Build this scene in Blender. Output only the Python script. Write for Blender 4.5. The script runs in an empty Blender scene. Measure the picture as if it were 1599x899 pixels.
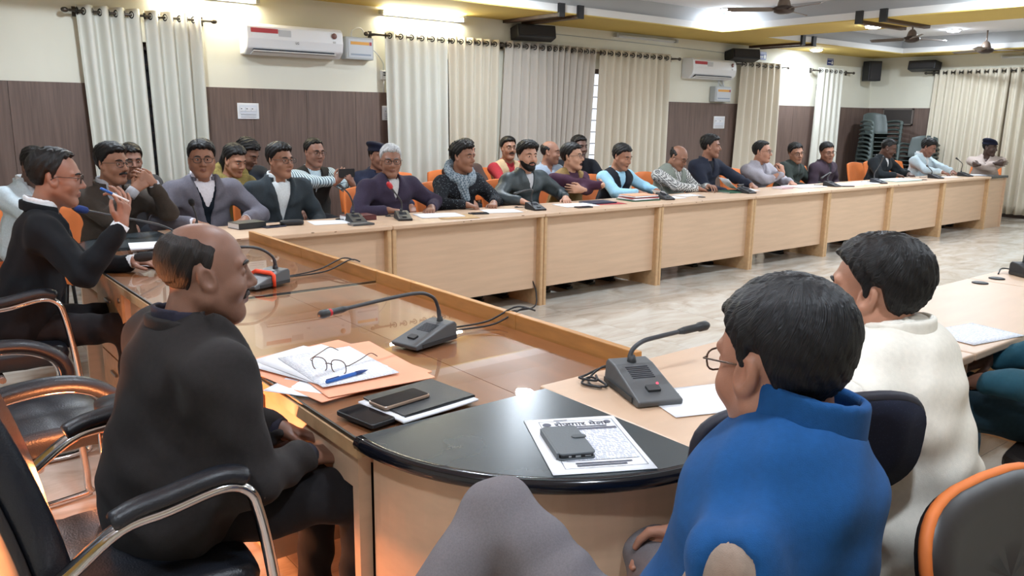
import bpy, bmesh, math, random
import numpy as np
from mathutils import Vector, Matrix

# ---------------------------------------------------------------- camera, world, exposure
SC = bpy.context.scene
COL = SC.collection
R = math.radians
PI = math.pi
CAM_F, CAM_YAW, CAM_PITCH, CAM_ROLL, CAM_Z = 1272.6, .6726, .208, .0137, 1.504
_f = Vector((math.sin(CAM_YAW)*math.cos(CAM_PITCH), math.cos(CAM_YAW)*math.cos(CAM_PITCH), -math.sin(CAM_PITCH)))
_r = Vector((math.cos(CAM_YAW), -math.sin(CAM_YAW), 0)); _u = _r.cross(_f)
_r2 = _r*math.cos(CAM_ROLL) + _u*math.sin(CAM_ROLL); _u2 = -_r*math.sin(CAM_ROLL) + _u*math.cos(CAM_ROLL)
cam = bpy.data.cameras.new('camera'); camo = bpy.data.objects.new('camera', cam); COL.objects.link(camo)
cam.sensor_width = 36; cam.lens = CAM_F/1599*36; cam.clip_start = .02
M = Matrix((_r2, _u2, -_f)).transposed().to_4x4(); M.translation = Vector((0, 0, CAM_Z))
camo.matrix_world = M
SC.camera = camo
SC.view_settings.view_transform = 'Standard'; SC.view_settings.look = 'None'
SC.view_settings.gamma = 1; SC.view_settings.use_curve_mapping = False
SC.view_settings.exposure = -0.26
W = bpy.data.worlds.new('world'); SC.world = W; W.use_nodes = True
W.node_tree.nodes['Background'].inputs[0].default_value = (.93, .96, 1, 1)
W.node_tree.nodes['Background'].inputs[1].default_value = 2.2
LED_W = 52.0       # watts of each ceiling downlight
TUBE_E = 230.0      # emission of the lit wall tubes
HEATER_W = 60.0
SC.cycles.max_bounces = 8; SC.cycles.diffuse_bounces = 4; SC.cycles.glossy_bounces = 4
SC.cycles.transparent_max_bounces = 16; SC.cycles.transmission_bounces = 6
SC.cycles.sample_clamp_indirect = 6; SC.cycles.caustics_reflective = False; SC.cycles.caustics_refractive = False

random.seed(7); RNG = np.random.default_rng(7)

# ---------------------------------------------------------------- materials
def lin(c):
    return tuple(((v/255)/12.92 if v/255 <= .04045 else ((v/255+.055)/1.055)**2.4) for v in c)
MATS = {}
def mat(name, rgb, rough=.6, metal=0., var=0., scale=12., bump=0., bscale=200., stretch=None, spec=.5, coat=0., sheen=0., emit=None, rgb2=None):
    if name in MATS: return MATS[name]
    m = bpy.data.materials.new(name); m.use_nodes = True; nt = m.node_tree; b = nt.nodes['Principled BSDF']
    c = lin(rgb); b.inputs['Base Color'].default_value = (*c, 1)
    b.inputs['Roughness'].default_value = rough; b.inputs['Metallic'].default_value = metal
    b.inputs['Specular IOR Level'].default_value = spec
    if coat: b.inputs['Coat Weight'].default_value = coat; b.inputs['Coat Roughness'].default_value = .06
    if sheen: b.inputs['Sheen Weight'].default_value = sheen
    if emit: b.inputs['Emission Color'].default_value = (*lin(rgb), 1); b.inputs['Emission Strength'].default_value = emit
    if var or bump:
        tc = nt.nodes.new('ShaderNodeTexCoord'); mp = nt.nodes.new('ShaderNodeMapping')
        nt.links.new(tc.outputs['Object'], mp.inputs['Vector'])
        if stretch: mp.inputs['Scale'].default_value = stretch
    if var:
        n = nt.nodes.new('ShaderNodeTexNoise'); n.inputs['Scale'].default_value = scale; n.inputs['Detail'].default_value = 6
        nt.links.new(mp.outputs['Vector'], n.inputs['Vector'])
        rmp = nt.nodes.new('ShaderNodeValToRGB'); c2 = lin(rgb2) if rgb2 else tuple(v*(1-var) for v in c)
        c1 = c if rgb2 else tuple(min(1, v*(1+var*.6)) for v in c)
        rmp.color_ramp.elements[0].color = (*c2, 1); rmp.color_ramp.elements[1].color = (*c1, 1)
        rmp.color_ramp.elements[0].position = .3; rmp.color_ramp.elements[1].position = .7
        nt.links.new(n.outputs['Fac'], rmp.inputs['Fac']); nt.links.new(rmp.outputs['Color'], b.inputs['Base Color'])
    if bump:
        n2 = nt.nodes.new('ShaderNodeTexNoise'); n2.inputs['Scale'].default_value = bscale; n2.inputs['Detail'].default_value = 3
        nt.links.new(mp.outputs['Vector'], n2.inputs['Vector'])
        bp = nt.nodes.new('ShaderNodeBump'); bp.inputs['Strength'].default_value = bump; bp.inputs['Distance'].default_value = .004
        nt.links.new(n2.outputs['Fac'], bp.inputs['Height']); nt.links.new(bp.outputs['Normal'], b.inputs['Normal'])
    MATS[name] = m; return m
def fabric(name, rgb, var=.10, scale=90, rough=.88, bump=.22):
    return mat(name, rgb, rough, var=var, scale=scale, bump=bump, bscale=700, spec=.2, sheen=.03)
def thin_glass(name, tint=(1, 1, 1), rough=.01, ior=1.5):
    if name in MATS: return MATS[name]
    m = bpy.data.materials.new(name); m.use_nodes = True; nt = m.node_tree; nt.nodes.clear()
    o = nt.nodes.new('ShaderNodeOutputMaterial'); mx = nt.nodes.new('ShaderNodeMixShader')
    t = nt.nodes.new('ShaderNodeBsdfTransparent'); t.inputs[0].default_value = (*tint, 1)
    g = nt.nodes.new('ShaderNodeBsdfGlossy'); g.inputs['Roughness'].default_value = rough
    fr = nt.nodes.new('ShaderNodeFresnel'); fr.inputs[0].default_value = ior
    ge = nt.nodes.new('ShaderNodeNewGeometry'); k = nt.nodes.new('ShaderNodeMath'); k.operation = 'MULTIPLY_ADD'   # reflect on outer faces only
    k.inputs[1].default_value = -1; k.inputs[2].default_value = 1; nt.links.new(ge.outputs['Backfacing'], k.inputs[0])
    k2 = nt.nodes.new('ShaderNodeMath'); k2.operation = 'MULTIPLY'; nt.links.new(fr.outputs[0], k2.inputs[0]); nt.links.new(k.outputs[0], k2.inputs[1])
    nt.links.new(k2.outputs[0], mx.inputs[0]); nt.links.new(t.outputs[0], mx.inputs[1]); nt.links.new(g.outputs[0], mx.inputs[2])
    nt.links.new(mx.outputs[0], o.inputs[0]); MATS[name] = m; return m
def two_tone(name, kind, rgb, rgb2, scale, rough=.8, thr=.5):
    """checks, dots or printed lines: a flat print on cloth or paper"""
    if name in MATS: return MATS[name]
    m = bpy.data.materials.new(name); m.use_nodes = True; nt = m.node_tree; b = nt.nodes['Principled BSDF']
    b.inputs['Roughness'].default_value = rough; b.inputs['Specular IOR Level'].default_value = .25
    tc = nt.nodes.new('ShaderNodeTexCoord'); mp = nt.nodes.new('ShaderNodeMapping'); nt.links.new(tc.outputs['Object'], mp.inputs['Vector'])
    mx = nt.nodes.new('ShaderNodeMix'); mx.data_type = 'RGBA'
    mx.inputs[6].default_value = (*lin(rgb), 1); mx.inputs[7].default_value = (*lin(rgb2), 1)
    if kind == 'check':
        t = nt.nodes.new('ShaderNodeTexChecker'); t.inputs['Scale'].default_value = scale
        mp.inputs['Rotation'].default_value = (.3, .25, .5)
        nt.links.new(mp.outputs[0], t.inputs['Vector']); nt.links.new(t.outputs['Fac'], mx.inputs[0])
    elif kind == 'dots':
        t = nt.nodes.new('ShaderNodeTexVoronoi'); t.inputs['Scale'].default_value = scale
        lt = nt.nodes.new('ShaderNodeMath'); lt.operation = 'LESS_THAN'; lt.inputs[1].default_value = thr
        nt.links.new(mp.outputs[0], t.inputs['Vector']); nt.links.new(t.outputs['Distance'], lt.inputs[0]); nt.links.new(lt.outputs[0], mx.inputs[0])
    elif kind == 'stripe':
        t = nt.nodes.new('ShaderNodeTexWave'); t.inputs['Scale'].default_value = scale; t.bands_direction = 'X'
        lt = nt.nodes.new('ShaderNodeMath'); lt.operation = 'GREATER_THAN'; lt.inputs[1].default_value = thr
        nt.links.new(mp.outputs[0], t.inputs['Vector']); nt.links.new(t.outputs['Fac'], lt.inputs[0]); nt.links.new(lt.outputs[0], mx.inputs[0])
    else:  # printed lines: wave across y, broken by noise along x
        t = nt.nodes.new('ShaderNodeTexWave'); t.inputs['Scale'].default_value = scale; t.bands_direction = 'Y'
        nz = nt.nodes.new('ShaderNodeTexNoise'); nz.inputs['Scale'].default_value = 60; mp2 = nt.nodes.new('ShaderNodeMapping')
        mp2.inputs['Scale'].default_value = (4, 1, 1); nt.links.new(tc.outputs['Object'], mp2.inputs['Vector']); nt.links.new(mp2.outputs[0], nz.inputs['Vector'])
        a = nt.nodes.new('ShaderNodeMath'); a.operation = 'GREATER_THAN'; a.inputs[1].default_value = thr
        c = nt.nodes.new('ShaderNodeMath'); c.operation = 'GREATER_THAN'; c.inputs[1].default_value = .47
        d = nt.nodes.new('ShaderNodeMath'); d.operation = 'MULTIPLY'
        nt.links.new(mp.outputs[0], t.inputs['Vector']); nt.links.new(t.outputs['Fac'], a.inputs[0]); nt.links.new(nz.outputs['Fac'], c.inputs[0])
        nt.links.new(a.outputs[0], d.inputs[0]); nt.links.new(c.outputs[0], d.inputs[1]); nt.links.new(d.outputs[0], mx.inputs[0])
    nt.links.new(mx.outputs[2], b.inputs['Base Color']); MATS[name] = m; return m
def emitter(name, rgb, s):
    if name in MATS: return MATS[name]
    m = bpy.data.materials.new(name); m.use_nodes = True; nt = m.node_tree; nt.nodes.clear()
    o = nt.nodes.new('ShaderNodeOutputMaterial'); e = nt.nodes.new('ShaderNodeEmission')
    e.inputs[0].default_value = (*lin(rgb), 1); e.inputs[1].default_value = s
    nt.links.new(e.outputs[0], o.inputs[0]); MATS[name] = m; return m

# ---------------------------------------------------------------- mesh helpers
class MB:
    def __init__(s): s.v = []; s.f = []; s.m = []; s.sm = []; s.cur = 0
    def add(s, vs, fs, smooth=False):
        o = len(s.v); s.v += [tuple(p) for p in vs]
        for f in fs: s.f.append(tuple(i+o for i in f)); s.m.append(s.cur); s.sm.append(smooth)
        return s
    def box(s, x0, x1, y0, y1, z0, z1, mtx=None):
        vs = [Vector((x, y, z)) for z in (z0, z1) for y in (y0, y1) for x in (x0, x1)]
        if mtx is not None: vs = [mtx @ p for p in vs]
        return s.add(vs, [(0, 2, 3, 1), (4, 5, 7, 6), (0, 1, 5, 4), (2, 6, 7, 3), (0, 4, 6, 2), (1, 3, 7, 5)])
    def rbox(s, x0, x1, y0, y1, z0, z1, r=.01, n=3, mtx=None, zr=0):
        """box with rounded vertical corners; zr also eases top and bottom edges"""
        pts = []
        for cx, cy, a0 in ((x1-r, y1-r, 0), (x0+r, y1-r, 90), (x0+r, y0+r, 180), (x1-r, y0+r, 270)):
            for i in range(n+1):
                a = R(a0+90*i/n); pts.append((cx+r*math.cos(a), cy+r*math.sin(a)))
        cx, cy = (x0+x1)/2, (y0+y1)/2
        lev = [(z0, 1), (z1, 1)] if not zr else [(z0, 0), (z0+zr*.3, .7), (z0+zr, 1), (z1-zr, 1), (z1-zr*.3, .7), (z1, 0)]
        def sh(p, k):
            if k == 1: return p
            d = zr*(1-k); fx = max(0, (abs(p[0]-cx)-d)/max(abs(p[0]-cx), 1e-6)); fy = max(0, (abs(p[1]-cy)-d)/max(abs(p[1]-cy), 1e-6))
            return (cx+(p[0]-cx)*fx, cy+(p[1]-cy)*fy)
        vs = []
        for z, k in lev:
            for p in pts: q = sh(p, k); vs.append(Vector((q[0], q[1], z)))
        if mtx is not None: vs = [mtx @ p for p in vs]
        N = len(pts); fs = []
        for l in range(len(lev)-1):
            for i in range(N): j = (i+1) % N; fs.append((l*N+i, l*N+j, (l+1)*N+j, (l+1)*N+i))
        fs.append(tuple(range(N-1, -1, -1))); fs.append(tuple((len(lev)-1)*N+i for i in range(N)))
        return s.add(vs, fs)
    def prism(s, poly, z0, z1, mtx=None, smooth=False):
        N = len(poly); vs = [Vector((p[0], p[1], z)) for z in (z0, z1) for p in poly]
        if mtx is not None: vs = [mtx @ p for p in vs]
        fs = [(i, (i+1) % N, N+(i+1) % N, N+i) for i in range(N)]
        s.add(vs, fs, smooth); o = len(s.v)-2*N
        s.f += [tuple(o+i for i in range(N-1, -1, -1)), tuple(o+N+i for i in range(N))]; s.m += [s.cur]*2; s.sm += [False]*2
        return s
    def tube(s, pts, r, n=8, caps=True, flat=1.0, closed=False):
        pts = [Vector(p) for p in pts]; rs = r if isinstance(r, (list, tuple)) else [r]*len(pts)
        N = len(pts); up = None; vs = []
        for i, p in enumerate(pts):
            if closed: t = (pts[(i+1) % N]-pts[i-1]).normalized()
            else: t = (pts[min(i+1, N-1)]-pts[max(i-1, 0)]).normalized()
            if up is None:
                up = Vector((0, 0, 1)) if abs(t.z) < .9 else Vector((0, 1, 0))
            a = t.cross(up).normalized() if t.cross(up).length > 1e-5 else t.orthogonal().normalized()
            up = a.cross(t).normalized(); b = up
            for k in range(n):
                an = 2*PI*k/n; vs.append(p + a*math.cos(an)*rs[i]*flat + b*math.sin(an)*rs[i])
        fs = []
        for i in range(N if closed else N-1):
            j = (i+1) % N
            for k in range(n): fs.append((i*n+k, i*n+(k+1) % n, j*n+(k+1) % n, j*n+k))
        s.add(vs, fs, True)
        if caps and not closed:
            o = len(s.v)-N*n
            s.f += [tuple(o+k for k in range(n-1, -1, -1)), tuple(o+(N-1)*n+k for k in range(n))]; s.m += [s.cur]*2; s.sm += [False]*2
        return s
    def lathe(s, prof, n=20, mtx=None):
        vs = []
        for r, z in prof:
            for k in range(n): a = 2*PI*k/n; vs.append(Vector((r*math.cos(a), r*math.sin(a), z)))
        if mtx is not None: vs = [mtx @ p for p in vs]
        fs = []
        for i in range(len(prof)-1):
            for k in range(n): fs.append((i*n+k, i*n+(k+1) % n, (i+1)*n+(k+1) % n, (i+1)*n+k))
        s.add(vs, fs, True); o = len(s.v)-len(vs)
        s.f += [tuple(o+k for k in range(n-1, -1, -1)), tuple(o+(len(prof)-1)*n+k for k in range(n))]; s.m += [s.cur]*2; s.sm += [False]*2
        return s
    def ball(s, c, r, n=12, m=8, mtx=None):
        r = r if isinstance(r, (tuple, list)) else (r, r, r)
        vs = [Vector((0, 0, 1))]; fs = []
        for i in range(1, m):
            for k in range(n): a = 2*PI*k/n; t = PI*i/m; vs.append(Vector((math.sin(t)*math.cos(a), math.sin(t)*math.sin(a), math.cos(t))))
        vs.append(Vector((0, 0, -1)))
        for k in range(n): fs.append((0, 1+k, 1+(k+1) % n)); fs.append((len(vs)-1, 1+(m-2)*n+(k+1) % n, 1+(m-2)*n+k))
        for i in range(m-2):
            for k in range(n): fs.append((1+i*n+k, 1+(i+1)*n+k, 1+(i+1)*n+(k+1) % n, 1+i*n+(k+1) % n))
        vs = [Vector((v.x*r[0], v.y*r[1], v.z*r[2])) for v in vs]
        if mtx is not None: vs = [mtx @ v for v in vs]
        return s.add([v+Vector(c) for v in vs], fs, True)
    def quad(s, a, b, c, d): return s.add([a, b, c, d], [(0, 1, 2, 3)])
    def mesh(s, name, mats):
        me = bpy.data.meshes.new(name); me.from_pydata(s.v, [], s.f); me.update()
        me.polygons.foreach_set('material_index', s.m); me.polygons.foreach_set('use_smooth', s.sm)
        for m in (mats if isinstance(mats, (list, tuple)) else [mats]): me.materials.append(m)
        return me
    def build(s, name, mats, parent=None, loc=None, rz=None, bevel=0):
        o = bpy.data.objects.new(name, s.mesh(name, mats)); COL.objects.link(o)
        if parent is not None: o.parent = parent
        if loc is not None: o.location = loc
        if rz is not None: o.rotation_euler = (0, 0, rz)
        if bevel:
            b = o.modifiers.new('bevel', 'BEVEL'); b.width = bevel; b.segments = 2; b.limit_method = 'ANGLE'; b.angle_limit = R(40)
        return o
def tag(o, label=None, cat=None, group=None, kind=None):
    if label: o['label'] = label
    if cat: o['category'] = cat
    if group: o['group'] = group
    if kind: o['kind'] = kind
    return o
def empty(name, loc, rz=0, label=None, cat=None, group=None):
    o = bpy.data.objects.new(name, None); COL.objects.link(o); o.location = loc; o.rotation_euler = (0, 0, rz)
    o.empty_display_size = .1
    return tag(o, label, cat, group)
def copy_tree(o, loc=None, rz=None, label=None, group=None, parent=None):
    c = o.copy(); COL.objects.link(c)
    if parent is not None: c.parent = parent
    for ch in o.children: copy_tree(ch, parent=c)
    if loc is not None: c.location = loc
    if rz is not None: c.rotation_euler = (0, 0, rz)
    return tag(c, label, None, group)
def smooth_path(pts, n=6):
    P = [Vector(p) for p in pts]; out = []
    for i in range(len(P)-1):
        p0, p1, p2, p3 = P[max(i-1, 0)], P[i], P[i+1], P[min(i+2, len(P)-1)]
        for k in range(n):
            t = k/n; out.append(.5*((2*p1)+(-p0+p2)*t+(2*p0-5*p1+4*p2-p3)*t*t+(-p0+3*p1-3*p2+p3)*t**3))
    out.append(P[-1]); return out
def text_obj(name, s, size, m, mtx, parent=None, extrude=.0006):
    cu = bpy.data.curves.new(name, 'FONT'); cu.body = s; cu.size = size; cu.extrude = extrude; cu.align_x = 'CENTER'; cu.align_y = 'CENTER'
    cu.resolution_u = 3
    t = bpy.data.objects.new(name, cu); COL.objects.link(t)
    me = bpy.data.meshes.new_from_object(t.evaluated_get(bpy.context.evaluated_depsgraph_get()))
    bpy.data.objects.remove(t); me.name = name; me.materials.clear(); me.materials.append(m)
    o = bpy.data.objects.new(name, me); COL.objects.link(o)
    if parent is not None: o.parent = parent
    o.matrix_local = mtx
    return o
# ---------------------------------------------------------------- the room
X0, XR, YB, YW, ZS, ZC = -2.2, 14.55, -2.6, 7.9, 2.6, 2.86
M_WALL = mat('cream_paint', (224, 221, 206), .75, var=.05, scale=1.4)
M_LAM = mat('walnut_laminate', (106, 87, 79), .55, var=.26, scale=3, stretch=(16, 16, .8))
M_CEIL = mat('ceiling_white', (238, 238, 240), .8)
M_YEL = mat('ochre_paint', (204, 176, 92), .75, var=.06, scale=1.2)
M_BAND = mat('grey_band', (176, 176, 176), .8)
M_WHITE = mat('white_paint', (225, 224, 222), .7)
M_DARKWOOD = mat('dark_wood', (74, 52, 40), .5, var=.2, scale=5, stretch=(3, 3, 30))
M_BLACK = mat('black_plastic', (28, 28, 31), .5, bump=.15, bscale=500)
M_STEEL = mat('steel', (150, 150, 150), .3, metal=1)
M_CHROME = mat('chrome', (205, 205, 208), .12, metal=1)
M_WPLASTIC = mat('white_plastic', (228, 229, 232), .35)
M_GREY = mat('grey_plastic', (176, 180, 182), .45)

# floor: a slab with each polished tile laid on it
M_TILE = None
def tile_mat():
    m = bpy.data.materials.new('marble_tile'); m.use_nodes = True; nt = m.node_tree; b = nt.nodes['Principled BSDF']
    tc = nt.nodes.new('ShaderNodeTexCoord'); oi = nt.nodes.new('ShaderNodeObjectInfo')
    ad = nt.nodes.new('ShaderNodeVectorMath'); ad.operation = 'ADD'; sc = nt.nodes.new('ShaderNodeVectorMath'); sc.operation = 'SCALE'
    cx = nt.nodes.new('ShaderNodeCombineXYZ'); nt.links.new(oi.outputs['Random'], cx.inputs[0]); nt.links.new(oi.outputs['Random'], cx.inputs[1])
    sc.inputs['Scale'].default_value = 37; nt.links.new(cx.outputs[0], sc.inputs[0])
    nt.links.new(tc.outputs['Object'], ad.inputs[0]); nt.links.new(sc.outputs[0], ad.inputs[1])
    mp = nt.nodes.new('ShaderNodeMapping'); mp.inputs['Rotation'].default_value = (0, 0, .5); mp.inputs['Scale'].default_value = (1, 2.6, 1)
    nt.links.new(ad.outputs[0], mp.inputs['Vector'])
    n = nt.nodes.new('ShaderNodeTexNoise'); n.inputs['Scale'].default_value = 1.7; n.inputs['Detail'].default_value = 7; n.inputs['Roughness'].default_value = .62; n.inputs['Distortion'].default_value = 1.1
    nt.links.new(mp.outputs[0], n.inputs['Vector'])
    r = nt.nodes.new('ShaderNodeValToRGB'); e = r.color_ramp.elements
    e[0].position = .32; e[0].color = (*lin((168, 157, 143)), 1); e[1].position = .62; e[1].color = (*lin((204, 199, 190)), 1)
    k = r.color_ramp.elements.new(.46); k.color = (*lin((190, 181, 168)), 1)
    nt.links.new(n.outputs['Fac'], r.inputs[0]); nt.links.new(r.outputs[0], b.inputs['Base Color'])
    b.inputs['Roughness'].default_value = .16; return m
M_TILE = tile_mat()
fl = MB().box(X0, XR, YB, YW, -.12, -.012).build('floor', mat('grout', (132, 122, 108), .9)); tag(fl, kind='structure')
TS = .8
tm = MB().box(-TS/2+.0012, TS/2-.0012, -TS/2+.0012, TS/2-.0012, -.012, 0).mesh('floor_tile', M_TILE)
nx, ny = int(math.ceil((XR-X0)/TS)), int(math.ceil((YW-YB)/TS))
for i in range(nx):
    for j in range(ny):
        x, y = X0+TS*(i+.5), YB+TS*(j+.5)
        sx, sy = min(1, (XR-(x-TS/2))/TS), min(1, (YW-(y-TS/2))/TS)
        if sx < .1 or sy < .1: continue
        t = bpy.data.objects.new('floor_tile', tm); COL.objects.link(t); t.parent = fl
        t.location = (x-TS/2*(1-sx), y-TS/2*(1-sy), 0); t.scale = (sx, sy, 1); t.rotation_euler = (0, 0, PI*random.choice((0, 1)) if sx == sy == 1 else 0)

# back wall with window openings
WIN = [(1.68, 2.48, .85, 2.1), (4.75, 5.99, .85, 2.12), (6.15, 8.8, .85, 2.12), (10.72, 11.5, .85, 2.1), (12.78, 13.3, .85, 2.1)]
wb = MB(); xs = X0-.2
for a, b, z0, z1 in WIN:
    wb.box(xs, a, YW, YW+.22, -.1, 3.05); wb.box(a, b, YW, YW+.22, -.1, z0); wb.box(a, b, YW, YW+.22, z1, 3.05); xs = b
wb.box(xs, XR+.2, YW, YW+.22, -.1, 3.05)
wall_back = wb.build('wall_back', M_WALL); tag(wall_back, kind='structure')
M_PANE = thin_glass('window_glass', (.95, .97, 1))
M_WFRAME = mat('brown_window_frame', (66, 48, 40), .5)
for n, (a, b, z0, z1) in enumerate(WIN, 1):
    wf = MB()
    for q in ((a, a+.06, z0, z1), (b-.06, b, z0, z1), (a, b, z0, z0+.06), (a, b, z1-.06, z1), ((a+b)/2-.03, (a+b)/2+.03, z0, z1)):
        wf.box(q[0], q[1], YW+.08, YW+.15, q[2], q[3])
    w = wf.build('window_%d' % n, M_WFRAME); tag(w, kind='structure')
    MB().box(a+.05, (a+b)/2-.02, YW+.12, YW+.125, z0+.05, z1-.05).build('pane', M_PANE, w)
    MB().box((a+b)/2+.02, b-.05, YW+.12, YW+.125, z0+.05, z1-.05).build('pane', M_PANE, w)
    k = z0+.16
    bar = MB().box(a+.03, b-.03, YW+.065, YW+.075, -.006, .006).mesh('bar', M_WFRAME)
    while k < z1-.06:
        o = bpy.data.objects.new('bar', bar); COL.objects.link(o); o.parent = w; o.location = (0, 0, k); k += .15
for a, b in ((1.5, 2.66), (4.6, 6.12)):   # added dark boards outside, blocking daylight behind two windows
    MB().box(a, b, YW+.16, YW+.2, .7, 2.25).build('light_block', mat('light_block_dark', (40, 36, 34), .8), bpy.data.objects['window_1' if a < 2 else 'window_2'])
# other walls
wr_ = MB().box(XR, XR+.2, YB-.2, YW, -.1, 3.05).build('wall_right', M_WALL); tag(wr_, kind='structure')
wl_ = MB().box(X0-.2, X0, YB-.2, YW, -.1, 3.05).build('wall_left', M_WALL); tag(wl_, kind='structure')
wf_ = MB().box(X0-.2, XR+.2, YB-.2, YB, -.1, 3.05).build('wall_front', M_WALL); tag(wf_, kind='structure')
# walnut laminate boards on the walls, a narrow joint between boards
def boards(x0, x1, parent, z1):
    n = max(1, round((x1-x0)/.6)); w = (x1-x0)/n
    for i in range(n):
        MB().box(x0+i*w+.0015, x0+(i+1)*w-.0015, YW-.018, YW, .1, z1).build('wall_panel', M_LAM, parent)
for a, b in ((X0, 1.66), (2.5, 4.7), (8.95, 10.7), (11.52, 12.76), (13.32, XR)): boards(a, b, wall_back, 1.73)
for i in range(3):
    MB().box(XR-.018, XR, YW-.02-(i+1)*.4+.0015, YW-.02-i*.4-.0015, .1, 1.73).build('wall_panel', M_LAM, wr_)
sk = MB().box(X0, XR, YW-.022, YW, 0, .1).build('baseboard_back', mat('dark_skirting', (70, 56, 50), .4)); tag(sk, kind='structure')
sk = MB().box(XR-.022, XR, YB, YW-.022, 0, .1).build('baseboard_right', MATS['dark_skirting']); tag(sk, kind='structure')

# ceiling: ochre soffit round two sunken trays with a white and a grey band
T1 = (-1.4, 8.95, -1.8, 6.93); T2 = (9.95, 13.85, -1.8, 7.02)
ce = MB(); ce.cur = 0
ce.box(X0, XR, YB, YW, ZC, ZC+.1)
ceiling = ce.build('ceiling', [M_CEIL]); tag(ceiling, kind='structure')
def frame_ring(t, e):  # the soffit strips around the trays, opening grown by e
    return [(X0, t[0][0]-e, YB, YW), (t[0][1]+e, t[1][0]-e, YB, YW), (t[1][1]+e, XR, YB, YW),
            (t[0][0]-e, t[0][1]+e, YB, t[0][2]-e), (t[0][0]-e, t[0][1]+e, t[0][3]+e, YW),
            (t[1][0]-e, t[1][1]+e, YB, t[1][2]-e), (t[1][0]-e, t[1][1]+e, t[1][3]+e, YW)]
m = MB()
for a in frame_ring((T1, T2), 0): m.box(a[0], a[1], a[2], a[3], ZS, ZS+.012)
tag(m.build('ceiling_soffit', M_YEL), kind='structure')
m = MB()
for a in frame_ring((T1, T2), .002): m.box(a[0], a[1], a[2], a[3], ZS+.012, ZS+.09)
tag(m.build('trim_1', M_WHITE), kind='structure')
m = MB()
for a in frame_ring((T1, T2), .06): m.box(a[0], a[1], a[2], a[3], ZS+.09, ZC)
tag(m.build('trim_2', M_BAND), kind='structure')

# timber brackets under the soffit
def bracket(name, mtx, label, ln=1.0):
    e = empty(name, (0, 0, 0), 0, label, 'ceiling beam', 'dark timber bars under the ceiling'); e.matrix_world = mtx
    for s in (0, .28):
        MB().box(s, s+.07, 0, ln, ZS-.035, ZS-.001).build('bar', M_DARKWOOD, e)
        MB().box(s-.005, s+.075, -.035, 0.0, ZS-.04, ZS+.1).build('end_block', M_BLACK, e)
bracket('timber_bracket', Matrix.Translation((6.1, 6.93, 0)), 'pair of dark timber bars on the soffit near the speaker above the grey curtains')
bracket('timber_bracket', Matrix.Translation((10.85, 7.02, 0)) , 'pair of dark timber bars on the ochre soffit between the two blue wall signs')
bracket('timber_bracket', Matrix.Translation((8.95, 5.1, 0)) @ Matrix.Rotation(-PI/2, 4, 'Z'), 'pair of dark timber bars across the ochre beam beside a lit downlight')
bracket('timber_bracket', Matrix.Translation((13.85, 5.0, 0)) @ Matrix.Rotation(-PI/2, 4, 'Z'), 'dark timber bars on the soffit above the pleated curtain of the far wall', .66)

# ceiling lamps
E_LED = emitter('led_lamp', (226, 240, 255), 190)
def led(x, y, z, label, w=None, r=.09):
    e = empty('downlight', (x, y, z), 0, label, 'ceiling light', 'round downlights of the ceiling')
    MB().lathe([(r+.015, 0), (r+.015, -.012), (r, -.014), (r, 0)], 24).build('rim', M_WHITE, e)
    MB().lathe([(r-.002, -.012), (r-.008, -.028), (r*.6, -.036), (.001, -.038)], 24).build('lamp', E_LED, e)
    l = bpy.data.lights.new('downlight_light', 'AREA'); l.shape = 'DISK'; l.size = r*2; l.energy = w or LED_W; l.color = (.80, .90, 1)
    o = bpy.data.objects.new('downlight_light', l); COL.objects.link(o); o.parent = e; o.location = (0, 0, -.042)
led(8.8, 6.75, ZC, 'lit round downlight near the corner of the sunken ceiling by the fan', 5)
led(9.5, 5.2, ZS, 'lit round downlight between dark timber bars on the ochre beam')
led(13.1, 5.9, ZC, 'lit round downlight beside the farther ceiling fan')
led(12.05, 7.5, ZS, 'lit round downlight on the soffit close to the wall with the blue sign', 30)
k = 0
for x, y in ((1.7, 6.2), (5.2, 6.3), (1.8, 2.9), (5.2, 3.2), (8.6, 3.4), (1.2, .4), (4.6, .2), (8.6, .2), (-.6, 3.6), (-.6, .6), (11.4, 3.2), (11.4, .4)):
    led(x, y, ZC, 'round downlight in the sunken ceiling outside the picture', 26 if (x < 3 and y < 3.8) else 40 if y < 1 else None)
# wall tubes
E_TUBE = emitter('tube_glow', (255, 250, 225), TUBE_E)
def tube(x0, x1, z, lit, label):
    e = empty('tube_light', ((x0+x1)/2, YW-.04, z), 0, label, 'tube light'); h = (x1-x0)/2
    MB().box(-h, h, .0, .04, -.02, .02).build('batten', M_WPLASTIC, e)
    MB().tube([(-h+.03, -.025, 0), (h-.03, -.025, 0)], .014, 12).build('tube', E_TUBE if lit else mat('unlit_tube', (205, 208, 205), .3), e)
    for s in (-1, 1): MB().box(s*h-.02, s*h+.02, -.045, .0, -.022, .022).build('holder', M_GREY, e)
tube(2.2, 3.12, 2.53, True, 'lit tube light on the wall between the white curtain and the ceiling')
tube(4.45, 5.5, 2.545, True, 'lit tube light glaring on the wall above the ivory curtains')
tube(7.93, 9.1, 2.55, False, 'unlit tube light on the wall under the ochre soffit')
t = empty('tube_light', (XR-.04, 5.2, 2.53), 0, 'unlit tube light on the far wall above the pleated curtain', 'tube light')
MB().box(0, .04, -.55, .55, -.02, .02).build('batten', M_WPLASTIC, t); MB().tube([(-.02, -.52, 0), (-.02, .52, 0)], .013, 10).build('tube', MATS['unlit_tube'], t)

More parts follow.
